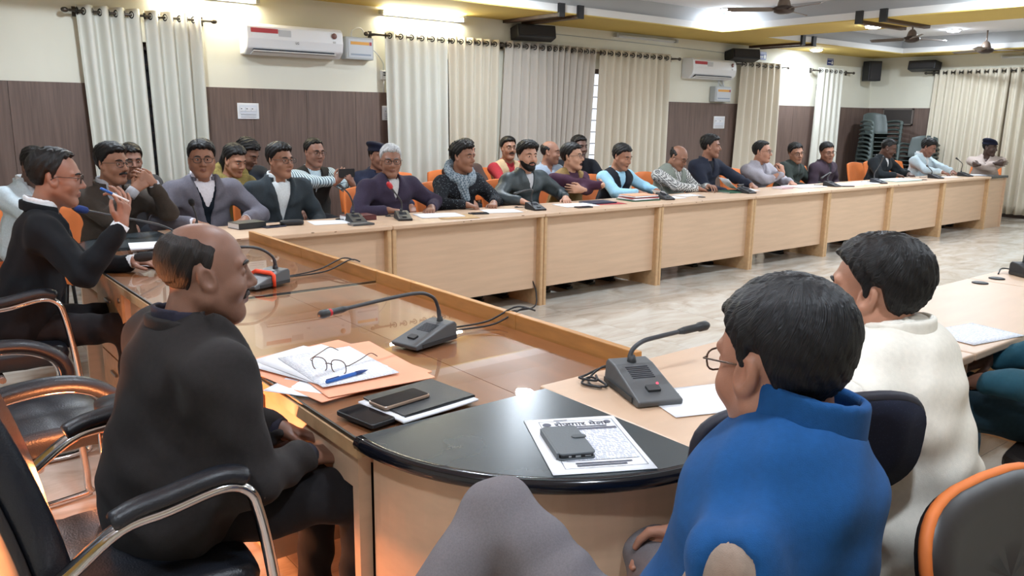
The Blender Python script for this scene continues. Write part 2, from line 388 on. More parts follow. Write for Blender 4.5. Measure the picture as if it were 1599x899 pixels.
# ceiling fans
M_FAN = mat('brown_fan', (120, 104, 92), .35, metal=.3)
def fan(x, y, z, rot, label):
    e = empty('ceiling_fan', (x, y, z), rot, label, 'fan', 'ceiling fans')
    MB().tube([(0, 0, .04), (0, 0, ZC-z)], .011, 10).build('rod', M_FAN, e)
    MB().lathe([(.03, .13), (.055, .1), (.07, .05), (.075, .03)], 24).build('canopy', M_FAN, e)
    MB().lathe([(.06, .035), (.105, .025), (.115, .0), (.105, -.03), (.05, -.05), (.01, -.052)], 28).build('motor', mat('fan_motor', (70, 58, 52), .3, metal=.4), e)
    for k in range(3):
        a = Matrix.Rotation(2*PI*k/3, 4, 'Z')
        mb = MB(); rows = []
        for i in range(9):
            t_ = i/8; x_ = .1+t_*.5; w = .03 if i == 0 else (.055+.012*t_ if i < 8 else .03)
            rows.append((Vector((x_, -w, -.004-.012)), Vector((x_, w, .012))))
        vs = []; fs = []
        for p, q in rows: vs += [a @ p, a @ q, a @ (q+Vector((0, 0, .004))), a @ (p+Vector((0, 0, .004)))]
        for i in range(8):
            for c in range(4): fs.append((i*4+c, i*4+(c+1) % 4, i*4+4+(c+1) % 4, i*4+4+c))
        fs += [(3, 2, 1, 0), (32, 33, 34, 35)]
        mb.add(vs, fs); mb.build('blade', M_FAN, e)
fan(8.1, 5.48, 2.68, R(12), 'brown ceiling fan under the nearer sunken ceiling')
fan(12.25, 6.1, 2.68, R(-25), 'brown ceiling fan next to the oval lit downlight in the farther tray')
fan(13.55, 5.6, 2.57, R(70), 'small looking ceiling fan hanging farthest away near the pleated curtain wall')

# curtains on rods
def cloth_mat(name, rgb):
    m = bpy.data.materials.new(name); m.use_nodes = True; nt = m.node_tree; b = nt.nodes['Principled BSDF']
    b.inputs['Base Color'].default_value = (*lin(rgb), 1); b.inputs['Roughness'].default_value = .85; b.inputs['Specular IOR Level'].default_value = .2
    tr = nt.nodes.new('ShaderNodeBsdfTranslucent'); tr.inputs[0].default_value = (*lin((235, 205, 190)), 1)
    mx = nt.nodes.new('ShaderNodeMixShader'); mx.inputs[0].default_value = .16
    nt.links.new(b.outputs[0], mx.inputs[1]); nt.links.new(tr.outputs[0], mx.inputs[2]); nt.links.new(mx.outputs[0], nt.nodes['Material Output'].inputs[0])
    return m
M_CURT = [cloth_mat('curtain_white', (226, 226, 216)), cloth_mat('curtain_ivory', (222, 214, 196)), cloth_mat('curtain_grey', (206, 200, 190))]
M_ROD = mat('dark_rod', (84, 78, 72), .35, metal=.7)
M_GROM = mat('dark_grommet', (46, 42, 38), .35, metal=.6)
ZR = 2.31
def curtain(xt0, xt1, xb0, xb1, label, mtl=1, folds=6, y=YW-.1, zb=.06, amp=.036, axis='x', seed=1, group='ivory window curtains'):
    rg = random.Random(seed); nu, nv = folds*14, 16
    ph = [rg.uniform(-.5, .5) for _ in range(folds+1)]
    am = [rg.uniform(.75, 1.2) for _ in range(folds+1)]
    vs = []; fs = []
    def wave(u, v):
        i = min(int(u*folds), folds-1); fr = u*folds-i
        a = am[i]*(1-fr)+am[i+1]*fr; p = ph[i]*(1-fr)+ph[i+1]*fr
        s = math.sin(2*PI*u*folds + p*v*1.6)
        s = math.copysign(abs(s)**.8, s)
        return amp*a*(1+.35*v)*s + amp*.35*v*math.sin(2*PI*u*folds*.5+seed+3*v)
    zt = ZR+.05
    for j in range(nv+1):
        v = j/nv; z = zt+(zb-zt)*v
        for i in range(nu+1):
            u = i/nu; x = (xt0+(xb0-xt0)*v)*(1-u)+(xt1+(xb1-xt1)*v)*u
            d = wave(u, v)
            vs.append((x, d, z))
    for j in range(nv):
        for i in range(nu): a = j*(nu+1)+i; fs.append((a, a+1, a+nu+2, a+nu+1))
    mb = MB(); conv = (lambda p: (p[0], y+p[1], p[2])) if axis == 'x' else (lambda p: (y+p[1], p[0], p[2]))
    if axis != 'x': fs = [f[::-1] for f in fs]
    mb.add([conv(p) for p in vs], fs, True)
    o = mb.build('curtain', M_CURT[mtl]); so = o.modifiers.new('thick', 'SOLIDIFY'); so.thickness = .003
    tag(o, label, 'curtain', group)
    for k in range(2*folds):
        u = k/(2*folds)+.0; x = xt0*(1-u)+xt1*u
        if k == 0: x += .012
        s = 1 if k % 2 == 0 else -1
        ring = [Vector((.004*s*math.sin(t)*0+.026*math.sin(t)*.45, .026*math.sin(t)*s*.9, .026*math.cos(t))) for t in [2*PI*q/12 for q in range(12)]]
        g = MB().tube([Vector(conv((x+p.x, p.y, ZR+p.z))) for p in ring], .0065, 6, closed=True)
        g.build('grommet', M_GROM, o)
    return o
def rod(x0, x1, label, y=YW-.1, axis='x', brackets=()):
    e = empty('curtain_rod', ((x0+x1)/2, y, ZR) if axis == 'x' else (y, (x0+x1)/2, ZR), 0 if axis == 'x' else PI/2, label, 'curtain rod', 'curtain rods on the walls'); h = (x1-x0)/2
    MB().tube([(-h, 0, 0), (h, 0, 0)], .011, 10).build('pole', M_ROD, e)
    for s in (-1, 1):
        MB().ball((s*(h+.03), 0, 0), (.03, .022, .022), 12, 8).build('finial', M_ROD, e)
        sg = -1 if axis != 'x' else 1
        MB().box(s*(h-.06)-.008, s*(h-.06)+.008, 0, sg*.1, -.012, .012).box(s*(h-.06)-.02, s*(h-.06)+.02, sg*.09, sg*.1, -.04, .04).build('bracket', M_ROD, e)
rod(1.5, 2.66, 'curtain rod with ball finials holding the white curtain pair near the wall unit')
rod(4.28, 6.0, 'curtain rod of the two ivory curtains under the glaring tube light')
rod(6.02, 9.12, 'long curtain rod carrying the row of grey and ivory curtains')
rod(10.45, 11.75, 'short curtain rod beside the smaller air conditioner')
rod(12.5, 13.72, 'short curtain rod nearest to the corner speaker')
rod(5.0-1.6, 6.85, 'curtain rod of the pleated curtain on the far wall', y=XR-.1, axis='y')
CG = 'ivory window curtains'
curtain(1.55, 2.05, 1.62, 2.1, 'white curtain with broad folds at the wall edge of its pair', 0, 4, amp=.05, seed=3)
curtain(2.08, 2.57, 2.14, 2.6, 'white curtain with broad folds next to the long air conditioner', 0, 4, amp=.05, seed=5)
curtain(4.46, 5.25, 4.5, 5.28, 'pale curtain beside the grey voltage box and the white socket', 0, 6, seed=8, amp=.03)
curtain(5.26, 5.97, 5.3, 5.9, 'ivory curtain meeting the dark window gap, under the glare of the tube', 1, 6, seed=11, amp=.03)
curtain(6.06, 6.7, 5.94, 6.72, 'grey ivory curtain directly below the long black wall speaker', 2, 5, seed=13, amp=.028)
curtain(6.7, 7.08, 6.72, 6.95, 'narrow grey curtain leaning between two wider grey curtains', 2, 4, seed=15, amp=.028)
curtain(7.1, 7.53, 6.98, 7.4, 'narrow grey curtain with its edge at the bright window slit', 2, 4, seed=17, amp=.028)
curtain(7.6, 8.95, 7.55, 8.95, 'wide ivory curtain between the bright window slit and the walnut panel', 1, 10, seed=19, amp=.03)
curtain(10.56, 11.58, 10.5, 11.6, 'ivory curtain hanging beside the smaller air conditioner', 1, 6, seed=23, amp=.034)
curtain(12.66, 13.4, 12.6, 13.4, 'pale ivory curtain hanging near the stacked plastic chairs', 0, 5, seed=29, amp=.034)
curtain(6.72, 5.55, 6.78, 5.6, 'pleated curtain on the far wall next to its walnut panel', 1, 9, y=XR-.1, axis='y', seed=31, amp=.034)
curtain(5.53, 3.5, 5.56, 3.5, 'wide pleated curtain on the far wall behind the man in the beret', 1, 15, y=XR-.1, axis='y', seed=37, amp=.034)

# split air conditioners, voltage boxes, switches
M_RED = mat('red_print', (176, 60, 66), .5); M_ORL = mat('orange_print', (222, 160, 62), .5); M_INK = mat('ink', (40, 42, 52), .6)
M_LBL = mat('label_white', (230, 232, 235), .5); M_BLU = mat('blue_sign', (52, 66, 128), .5)
def ac(x0, x1, z0, z1, label, logo):
    e = empty('air_conditioner', ((x0+x1)/2, YW, z0), 0, label, 'air conditioner', 'split air conditioners'); h = (x1-x0)/2; H = z1-z0
    prof = [(0, 0), (0, H), (-.16, H), (-.2, H-.03), (-.215, H*.5), (-.2, .055), (-.13, .0)]
    mt = Matrix(((0, 0, 1, 0), (1, 0, 0, 0), (0, 1, 0, 0), (0, 0, 0, 1)))
    MB().prism(prof, -h, h, mt).build('body', M_WPLASTIC, e, bevel=.012)
    MB().box(-h+.06, h-.1, -.205, -.12, .018, .05).build('outlet', M_INK, e)
    MB().add([(-h+.05, -.225, .028), (h-.09, -.225, .028), (h-.09, -.14, -.004), (-h+.05, -.14, -.004), (-h+.05, -.222, .034), (h-.09, -.222, .034), (h-.09, -.14, .004), (-h+.05, -.14, .004)],
             [(0, 3, 2, 1), (4, 5, 6, 7), (0, 1, 5, 4), (1, 2, 6, 5), (2, 3, 7, 6), (3, 0, 4, 7)]).build('flap', M_WPLASTIC, e)
    t = MB().box(-h+.04, -h+.3, -.2125, -.2, H-.085, H-.045).build('red_sticker', M_RED, e)
    MB().box(-h+.045, -h+.3, -.213, -.2, H-.115, H-.09).build('sticker', M_LBL, e)
    MB().box(-h+.31, -h+.43, -.2125, -.2, H-.11, H-.05).build('sticker', mat('grey_label', (190, 192, 196), .5), e)
    MB().lathe([(.028, 0), (.028, .004), (.001, .004)], 16, Matrix.Translation((h-.1, -.214, H-.07)) @ Matrix.Rotation(PI/2, 4, 'X')).build('energy_badge', mat('badge', (120, 84, 80), .5), e)
    MB().box(h-.115, h-.085, -.2165, -.2, H-.14, H-.12).build('sticker', MATS['grey_label'], e)
    if logo: text_obj('logo', 'LG', .03, M_INK, Matrix.Translation((.0, -.2165, H*.42)) @ Matrix.Rotation(PI/2, 4, 'X'), e)
ac(2.95, 3.93, 2.04, 2.32, 'long white wall air conditioner with a red sticker above the walnut panel', True)
ac(9.32, 10.3, 2.06, 2.34, 'white air conditioner farther along the wall, next to the box speaker', False)
def stabiliser(x0, x1, z0, z1, label):
    e = empty('voltage_stabiliser', ((x0+x1)/2, YW, z0), 0, label, 'electric box', 'wall voltage boxes'); h = (x1-x0)/2; H = z1-z0
    MB().rbox(-h, h, -.11, 0, 0, H, .02).build('case', M_GREY, e, bevel=.006)
    MB().box(-h+.035, h-.02, -.114, -.1, .02, H-.02).build('front_panel', mat('panel_grey', (196, 200, 206), .4), e)
    MB().box(-h+.06, h-.06, -.1165, -.11, H-.075, H-.045).build('orange_label', M_ORL, e)
    MB().box(h-.055, h-.03, -.1165, -.11, H-.077, H-.043).build('red_mark', M_RED, e)
    MB().box(-h+.06, h-.04, -.1165, -.11, .04, .056).build('grey_print', mat('blue_grey_print', (140, 152, 170), .5), e)
    MB().tube(smooth_path([(-.06, -.05, H), (-.05, -.05, H+.07), (.04, -.04, H+.1), (.1, -.02, H+.06), (.13, -.01, H-.02)]), .006, 6).build('conduit', M_WPLASTIC, e)
stabiliser(4.0, 4.33, 2.05, 2.27, 'grey voltage box with an orange label beside the ivory curtain')
stabiliser(9.97, 10.35, 1.75, 1.97, 'small grey voltage box below the farther air conditioner')
c = MB().tube(smooth_path([(4.33, YW-.05, 2.17), (4.42, YW-.02, 2.12), (4.49, YW-.012, 2.03), (4.49, YW-.012, 1.95)]), .005, 6).build('cable', M_GREY); tag(c, 'thin cable drooping from the grey voltage box to the white socket', 'cable')
c = MB().tube(smooth_path([(10.2, YW-.03, 2.06), (10.26, YW-.02, 2.02), (10.22, YW-.02, 1.97)]), .006, 6).tube(smooth_path([(10.12, YW-.03, 2.06), (10.2, YW-.02, 2.0), (10.26, YW-.02, 1.97)]), .006, 6).build('cable', M_WPLASTIC); tag(c, 'crossed white cables between the farther air conditioner and its box', 'cable')
def plate(x0, x1, z0, z1, label, n, y=YW-.018, name='switch_plate'):
    e = empty(name, ((x0+x1)/2, y, (z0+z1)/2), 0, label, 'switch'); h = (x1-x0)/2; v = (z1-z0)/2
    MB().box(-h, h, -.012, 0, -v, v).build('plate', M_WPLASTIC, e, bevel=.004)
    MB().box(-h+.02, h-.02, -.016, -.01, -v+.05, v-.02).build('cover', mat('switch_cover', (214, 218, 226), .4), e)
    for i in range(n):
        w = (2*h-.05)/n; MB().box(-h+.025+i*w, -h+.025+(i+.8)*w, -.021, -.015, -.0, .035).build('rocker', M_WPLASTIC, e)
        MB().box(-h+.03+i*w, -h+.03+(i+.2)*w, -.0215, -.015, .018, .026).build('indicator', M_INK, e)
    for i in range(2): MB().box(-h+.03, h-.03, -.0165, -.012, -v+.018+i*.02, -v+.023+i*.02).build('print_line', mat('plate_line_grey', (150, 155, 165), .5), e)  # two thin grey lines across the lower plate
plate(2.89, 3.1, 1.44, 1.59, 'white switch board on the walnut panel below the long air conditioner', 3)
plate(4.46, 4.62, 1.44, 1.59, 'white switch board half hidden by the curtain beside the panel', 2)
plate(10.08, 10.34, 1.36, 1.54, 'white switch board on the walnut panel below the smaller air conditioner', 2)
e = empty('wall_socket', (4.49, YW, 1.91), 0, 'small white socket box on the cream wall beside the curtain', 'socket')
MB().box(-.035, .035, -.03, 0, -.05, .05).build('box', M_WPLASTIC, e, bevel=.006)
for z in (-.0, .025): MB().box(-.012, .022, -.033, -.028, z-.006, z+.006).build('switch', M_INK, e)
MB().tube([(0, -.02, -.05), (.0, -.01, -.18)], .006, 6).build('conduit', M_WPLASTIC, e)
def sign(x0, x1, z0, z1, label):
    e = empty('wall_sign', ((x0+x1)/2, YW, (z0+z1)/2), 0, label, 'sign', 'blue wall signs'); h = (x1-x0)/2; v = (z1-z0)/2
    MB().box(-h, h, -.01, 0, -v, v).build('board', M_BLU, e)
    MB().box(-h, h, -.008, 0, v, v+.03).build('top_strip', mat('sign_strip', (150, 156, 190), .5), e)
    m = MB(); m.box(h*.3, h*.75, -.013, -.009, -v*.6, v*.5); m.box(h*.42, h*.62, -.013, -.009, v*.55, v*.8); m.build('figure', M_LBL, e)
    m = MB()
    for i, (a, b) in enumerate(((-.85, -.5), (-.4, .1))): m.box(h*a, h*b, -.013, -.009, -v*.2, v*.15)
    m.build('lettering', M_LBL, e)
sign(11.12, 11.3, 2.41, 2.5, 'blue sign on the wall next to the box speaker')
sign(13.05, 13.23, 2.42, 2.5, 'blue sign on the wall above the curtain nearest the corner')

# loudspeakers
def speaker(x, y, z, rz, w, h, d, label, tilt=0):
    e = empty('loudspeaker', (x, y, z), rz, label, 'speaker', 'black wall loudspeakers')
    mt = Matrix.Rotation(tilt, 4, 'X')
    MB().prism([(-w/2, d/2), (-w/2+.02, -d/2+.02), (w/2-.02, -d/2+.02), (w/2, d/2)][::-1], -h/2, h/2, mt).build('cabinet', M_BLACK, e, bevel=.012)
    MB().box(-w/2+.04, w/2-.04, -d/2+.006, -d/2+.03, -h/2+.02, h/2-.02, mt).build('grille', mat('speaker_grille', (44, 42, 43), .8, bump=.6, bscale=900), e)
    MB().box(-.02, .02, d/2-.01, d/2+.08, -.02, .02).build('bracket', M_BLACK, e)
speaker(6.45, YW-.16, 2.47, R(-14), .54, .15, .2, 'long black loudspeaker on the wall above the grey curtains', R(-12))
speaker(10.48, YW-.18, 2.43, R(-18), .52, .15, .22, 'black loudspeaker on the wall above the smaller air conditioner', R(-12))
speaker(14.2, YW-.2, 2.36, R(-35), .27, .34, .22, 'upright black loudspeaker in the corner of the room', 0)
speaker(XR-.17, 6.9, 2.43, R(-90), .5, .15, .22, 'long black loudspeaker on the far wall above the pleated curtain', R(-10))
c = MB().tube([(6.72, YW-.006, 2.5), (8, YW-.006, 2.49), (10.3, YW-.006, 2.46)], .004, 5).build('speaker_cable', M_GREY); tag(c, 'thin cable running along the cream wall between two loudspeakers', 'cable')
# ---------------------------------------------------------------- tables
M_BEECH = mat('beech_laminate', (206, 174, 146), .4, var=.07, scale=2.2, stretch=(1.2, 6, 14))
M_BEECHX = mat('beech_edge', (198, 162, 122), .42, var=.12, scale=6, stretch=(1, 4, 4))
M_BROWN = mat('brown_veneer', (152, 94, 56), .35, var=.16, scale=2.5, stretch=(7, .8, 4))
M_RAIL = mat('honey_wood', (190, 136, 76), .45, var=.2, scale=6, stretch=(5, 1, 5))
M_BLKLAM = mat('black_laminate', (56, 64, 68), .26, var=.25, scale=5)
M_BLKEDGE = mat('black_gloss_edge', (14, 16, 24), .15)
M_GASKET = mat('black_gasket', (16, 18, 20), .4)
M_TGLASS = thin_glass('table_glass', (.975, .985, .975), .012)
M_CHIP = mat('chipped_board', (120, 92, 70), .9)
Y1, YT, XA, XB, XQ = 1.66, 4.90, .846, 1.84, 1.447
MODL, DEP = 1.39, .6
def module(loc, rz, label, front_y=0):
    """table unit; local x along its length, y=0 the outer face with the hanging front panel"""
    e = empty('conference_table', loc, rz, label, 'table', 'beech conference table units')
    L = MODL-.004
    mb = MB(); mb.rbox(0, L, -.012, DEP, .722, .75, .01, 3, zr=.006); mb.build('tabletop', M_BEECH, e)
    MB().box(.03, L-.03, .055, .073, .14, .72).build('front_panel', M_BEECH, e)
    rg = random.Random(label)
    for k in range(3):   # chips knocked off the front edge
        MB().ball((rg.uniform(.1, L-.1), -.0105, rg.uniform(.735, .748)), (rg.uniform(.006, .022), .003, .0035), 6, 4).build('edge_chip', M_CHIP, e)
    for x in (0, L-.034): MB().rbox(x, x+.034, .0, DEP-.03, 0, .722, .012, 3).build('end_panel', M_BEECHX, e)
    return e
who = ['nearest the brown head table', 'below the elderly man in the dark purple jacket', 'below the men in leather jacket and mustard vest', 'below the man in checked sleeves',
       'below the man in the light grey jacket', 'under the row between the maroon and green jackets', 'below the man writing', 'at the rounded far end of the row']
for i in range(8):
    module((XQ+MODL*i+.002, YT, 0), 0, 'beech conference table unit '+who[i])
for i, w in enumerate(('beside the black quarter top under the big microphone', 'next along the row past the white paper', 'farthest along the row at the picture edge')):
    module((XQ+MODL*(i+1)-.002, Y1+.02, 0), PI, 'beech table unit of the facing row, '+w)
def quarter(c, a0, label, front=False):
    e = empty('corner_table', (c[0], c[1], 0), R(a0), label, 'table', 'rounded black corner tables')
    n = 28; r = .6
    arc = lambda q: [(q*math.cos(R(90*i/n)), q*math.sin(R(90*i/n))) for i in range(n+1)]
    MB().prism([(0, 0)]+arc(r-.006), .72, .7505).build('tabletop', M_BLKLAM, e)
    pts = [Vector((p[0], p[1], .733)) for p in arc(r-.014)]
    MB().tube(pts, .0185, 10).build('edge_band', M_BLKEDGE, e)
    w = arc(r-.05); w2 = arc(r-.068)
    MB().prism(w+w2[::-1], 0, .72).build('curved_panel', M_BEECH, e)
    if front: MB().box(.02, r-.06, .03, .05, 0, .72).build('front_panel', M_BEECH, e)
    return e
quarter((XQ, Y1), 180, 'quarter round table with glossy black top under the printed notice')
quarter((XQ, YT), 90, 'quarter round corner table where the man with clasped hands leans his elbows')
quarter((XQ+8*MODL, YT), 0, 'quarter round table closing the long row before the pleated curtain', True)

# head table: two units with brown tops under glass
for i, (y0, y1, lab) in enumerate(((Y1, 3.3, 'brown head table unit under glass, in front of the bald man'), (3.3, YT-.016, 'brown head table unit under glass, in front of the man raising his hand'))):
    e = empty('head_table', (XA, y0, 0), 0, lab, 'table', 'glass covered head table units'); L = y1-y0-.002; Wd = XB-XA
    m = MB(); m.box(.02, .53, 0, L, .708, .735); m.build('top_board', M_BROWN, e)
    MB().box(.533, Wd-.02, 0, L, .708, .735).build('top_board', M_BROWN, e)
    MB().box(0, .02, 0, L, .70, .7355).box(0, Wd, -.014, 0, .70, .7355).build('edge_strip', M_BEECHX, e)
    MB().box(.012, Wd-.024, .004, L-.004, .7365, .7445).build('glass_top', M_TGLASS, e)
    MB().box(.006, .0125, .0, L, .7355, .7448).box(.006, Wd-.022, -.0, .0065, .7355, .7448).build('glass_edge', M_GASKET, e)
    cuts = [0, .6, 1.33, L] if i == 0 else [0, .82, L]
    for a, b in zip(cuts[:-1], cuts[1:]): MB().box(Wd-.022, Wd+.006, a+.001, b-.001, .69, .792).build('rail', M_RAIL, e, bevel=.003)
    MB().box(Wd-.1, Wd-.08, .02, L-.02, .12, .706).build('modesty_panel', M_BEECH, e)
    MB().box(.02, .05, .05, .6 if i == 0 else .5, .6, .708).build('apron', M_BEECH, e)
    p0, p1 = (.60, 1.1)
    MB().box(.02, .5, p0, p1, .14, .708).build('pedestal', M_BEECH, e)
    for k in range(3):
        d = MB().box(.008, .02, p0+.008, p1-.008, .16+.182*k, .332+.182*k).build('drawer', M_BEECHX, e)
        if k == 2: MB().lathe([(.012, 0), (.012, .004), (.003, .005)], 14, Matrix.Translation((.008, p0+.05, .655)) @ Matrix.Rotation(-PI/2, 4, 'Y')).build('lock', M_STEEL, d)
        MB().box(-.004, .008, (p0+p1)/2-.05, (p0+p1)/2+.05, .25+.182*k, .262+.182*k).build('handle', M_STEEL, d)
    MB().box(.02, .055, .02, .05, 0, .708).build('leg', M_BEECH, e)
    MB().box(.02, Wd-.12, L-.05, L-.02, 0, .708).build('end_panel', M_BEECH, e)
    if i: MB().box(.02, .05, p1, L-.05, .6, .708).build('apron', M_BEECH, e)
    else: MB().box(.02, .05, p1, L-.05, .3, .708).build('apron', M_BEECH, e)

# ---------------------------------------------------------------- microphones
M_MIC = mat('mic_grey', (84, 86, 88), .5, bump=.1, bscale=600); M_MICD = mat('mic_dark', (44, 46, 48), .5)
M_NECK = mat('mic_neck', (62, 64, 68), .4); M_FOAM = mat('foam_black', (26, 26, 28), .95, bump=.5, bscale=900)
M_LED_R = emitter('red_light', (255, 70, 90), 4); M_RING = mat('red_ring', (190, 40, 50), .4); M_FOAMB = mat('foam_blue', (40, 60, 120), .95, bump=.5, bscale=900)
def mic(loc, rz, neck, label, scale=1., head='plain', ring=False, light=False, cable=None, body=None, band=False, slim=True):
    """local: low end of the wedge at +y, neck from the high end; neck points are local"""
    e = empty('desk_microphone', loc, rz, label, 'microphone', 'desk microphones'); s = scale
    prof = [(-.095, 0), (.095, 0), (.1, .014), (.02, .036), (-.05, .056), (-.09, .06), (-.1, .05)]
    mt = Matrix(((0, 0, 1, 0), (1, 0, 0, 0), (0, 1, 0, 0), (0, 0, 0, 1)))
    mb = MB(); N = len(prof)
    def half(z): return .056-.006*(z/.06)
    vs = [Vector((sx*half(p[1]), p[0], p[1]))*s for sx in (-1, 1) for p in prof]
    fs = [tuple(range(N-1, -1, -1))[::-1], tuple(N+i for i in range(N))[::-1]] + [(i, N+i, N+(i+1) % N, (i+1) % N) for i in range(N)]
    mb.add(vs, fs); mb.build('base', body or M_MIC, e, bevel=.004*s)
    mb = MB()
    for sx in (-1, 1): mb.box(sx*.0575*s-.001, sx*.0575*s+.001, -.09*s, .07*s, .004*s, .016*s)
    mb.build('side_groove', M_MICD, e)
    sl = math.atan2(-.022, .08)
    fr = Matrix.Translation(Vector((0, .055, .0265))*s) @ Matrix.Rotation(sl, 4, 'X')
    MB().rbox(-.016*s, .016*s, -.011*s, .011*s, -.002, .006*s, .003*s, 2, fr).build('button', M_MICD, e)
    fg = Matrix.Translation(Vector((0, -.012, .0455))*s) @ Matrix.Rotation(math.atan2(-.02, .07), 4, 'X')
    gm = MB().box(-.028*s, .028*s, -.0011*s, .0011*s, -.001, .0012, None).mesh('grille_slot', M_INK)
    for k in range(7):
        o = bpy.data.objects.new('grille_slot', gm); COL.objects.link(o); o.parent = e
        o.matrix_local = fg @ Matrix.Translation((0, (-.024+.0075*k)*s, 0))
    if light: MB().ball(Vector((-.02, .036, .033))*s, .003*s, 8, 6).build('light', M_LED_R, e)
    path = smooth_path(neck, 7)
    rr = [.0058*s if k > len(path)*.2 else .0075*s for k in range(len(path))]
    nk = MB().tube(path, rr, 10).build('gooseneck', M_NECK, e)
    MB().lathe([(.012*s, 0), (.011*s, .018*s), (.008*s, .03*s)], 14, Matrix.Translation(Vector(neck[0])-Vector((0, 0, .006)))).build('neck_socket', M_MICD, e)
    d = (path[-1]-path[-4]).normalized(); q = d.to_track_quat('Z', 'Y').to_matrix().to_4x4(); q.translation = path[-1]
    if head == 'plain':
        h = MB().lathe([(.006*s, -.05*s), (.0095*s, -.03*s), (.0095*s, .02*s), (.012*s, .022*s), (.0125*s, .045*s), (.008*s, .054*s), (.001, .056*s)], 16, q).build('mic_head', M_MICD, e)
        if ring: MB().lathe([(.0105*s, .012*s), (.011*s, .014*s), (.011*s, .02*s), (.0105*s, .022*s)], 16, q).build('red_ring', M_RING, h)
    else:
        MB().lathe([(.008*s, -.03*s), (.016*s, -.022*s), (.0195*s, .0), (.019*s, .02*s), (.012*s, .036*s), (.001, .04*s)], 16, q).build('foam_cover', M_FOAMB if head == 'blue' else M_RING if head == 'red' else M_FOAM, e)
    if band: MB().tube([(-.06*s, .0, .0), (-.06*s, .0, .045*s), (-.045*s, -.002, .052*s), (.045*s, -.004, .052*s), (.06*s, 0, .045*s), (.06*s, 0, .0)], .006*s, 8, flat=1.6).build('orange_band', mat('orange_ribbon', (255, 84, 50), .6), e)
    if cable:
        for c in cable:
            mb = MB().tube(smooth_path(c), .0035, 7); mb.build('cable', M_BLACK, e)
    return e
mic((1.64, 1.47, .752), R(158), [(0, -.075, .057), (0, -.08, .095), (-.035, -.085, .122), (-.1, -.095, .132), (-.22, -.13, .138)],
    'largest looking desk microphone with a red light, on beech beside the black quarter table', 1.2, light=True,
    cable=[[(.02, -.1, .03), (.05, -.15, .035), (.1, -.14, .008), (.12, -.08, .006), (.08, -.06, .006), (.1, -.13, .012), (.14, -.1, .006), (.1, -.05, .006)], [(-.0, -.1, .03), (.04, -.16, .03), (.11, -.15, .012), (.14, -.12, .016), (.1, -.09, .014), (.09, -.12, .02)]])
mic((1.44, 2.28, .7465), R(104), [(0, -.075, .05), (0.005, -.07, .11), (.0, -.03, .155), (.0, .07, .178), (0, .39, .178)],
    'grey desk microphone with long level neck on the glass before the eyeglasses', 1.05, ring=True,
    cable=[[(.02, -.1, .02), (.02, -.18, .012), (-.03, -.3, .02), (-.06, -.42, .055), (-.1, -.46, .05)], [(-.01, -.1, .02), (-.01, -.19, .008), (-.05, -.32, .01), (-.09, -.43, .052), (-.13, -.46, .046)]])
mic((1.36, 3.5, .7465), R(112), [(0, -.075, .055), (0, -.06, .12), (.03, .02, .17), (.12, .14, .17), (.26, .4, .16)],
    'grey desk microphone tied with an orange ribbon on the glass table', 1.1, head='foam', band=True,
    cable=[[(.02, -.1, .02), (.02, -.2, .008), (-.02, -.34, .02), (-.06, -.46, .06), (-.1, -.5, .05)], [(-.01, -.1, .02), (0, -.21, .006), (-.05, -.36, .012), (-.1, -.47, .055), (-.14, -.5, .045)]])
mic((1.27, 4.62, .7465), R(110), [(0, -.075, .055), (0, -.06, .1), (.0, .05, .16), (-.02, .3, .23), (-.03, .48, .28)],
    'desk microphone with blue foam tip near the raised hand', 1.0, head='blue')
far = [((1.62, 5.2), 170, 'foam', [(0, -.07, .05), (0, -.06, .1), (.02, -.03, .17), (.03, -.0, .2)], 'black desk microphone with short upright neck before the man in the grey suit'),
       ((2.72, 5.2), 170, 'plain', [(0, -.07, .05), (0, -.07, .12), (.05, .0, .2), (.13, .1, .26)], 'black desk microphone beside the dark red book'),
       ((3.08, 5.16), 160, 'red', [(0, -.07, .05), (0, -.06, .12), (.06, -.0, .2), (.1, .04, .25)], 'desk microphone with a red tip before the white haired man'),
       ((4.33, 5.14), 170, 'plain', [(0, -.07, .05), (0, -.07, .11), (.02, -.02, .16), (.1, .02, .165), (.2, .06, .15)], 'desk microphone bent over before the man in the leather jacket'),
       ((5.95, 5.16), 165, 'plain', [(0, -.07, .05), (.0, -.06, .1), (.1, .05, .15), (.25, .2, .2)], 'desk microphone before the man in light blue shirt sleeves'),
       ((7.22, 5.16), 170, 'plain', [(0, -.07, .05), (0, -.06, .08), (.05, -.0, .09), (.15, .05, .09)], 'low desk microphone between the checked sleeves and the grey jacket'),
       ((8.86, 5.16), 170, 'plain', [(0, -.07, .05), (0, -.07, .11), (.04, -.0, .16), (.15, .05, .15), (.28, .1, .12)], 'desk microphone with bent neck before the man in dark green'),
       ((9.85, 5.12), 170, 'plain', [(0, -.07, .05), (0, -.07, .12), (.03, -.0, .2), (.06, .06, .29)], 'desk microphone standing before the man who writes'),
       ((11.45, 5.16), 165, 'plain', [(0, -.07, .05), (0, -.07, .08), (.1, .0, .11), (.3, .1, .17)], 'desk microphone before the man in the pale suit'),
       ((12.3, 5.14), 165, 'plain', [(0, -.07, .05), (0, -.07, .1), (.15, .05, .18), (.35, .12, .25)], 'desk microphone at the far end before the man in the beret')]
for (x, y), a, hd, nk, lb in far:
    mic((x, y, .751), R(a), nk, lb, .95, head=hd, body=mat('mic_black', (40, 40, 44), .5), cable=[[(.02, -.09, .02), (.05, -.14, .006), (.1, -.17, .006), (.06, -.2, .006)]])
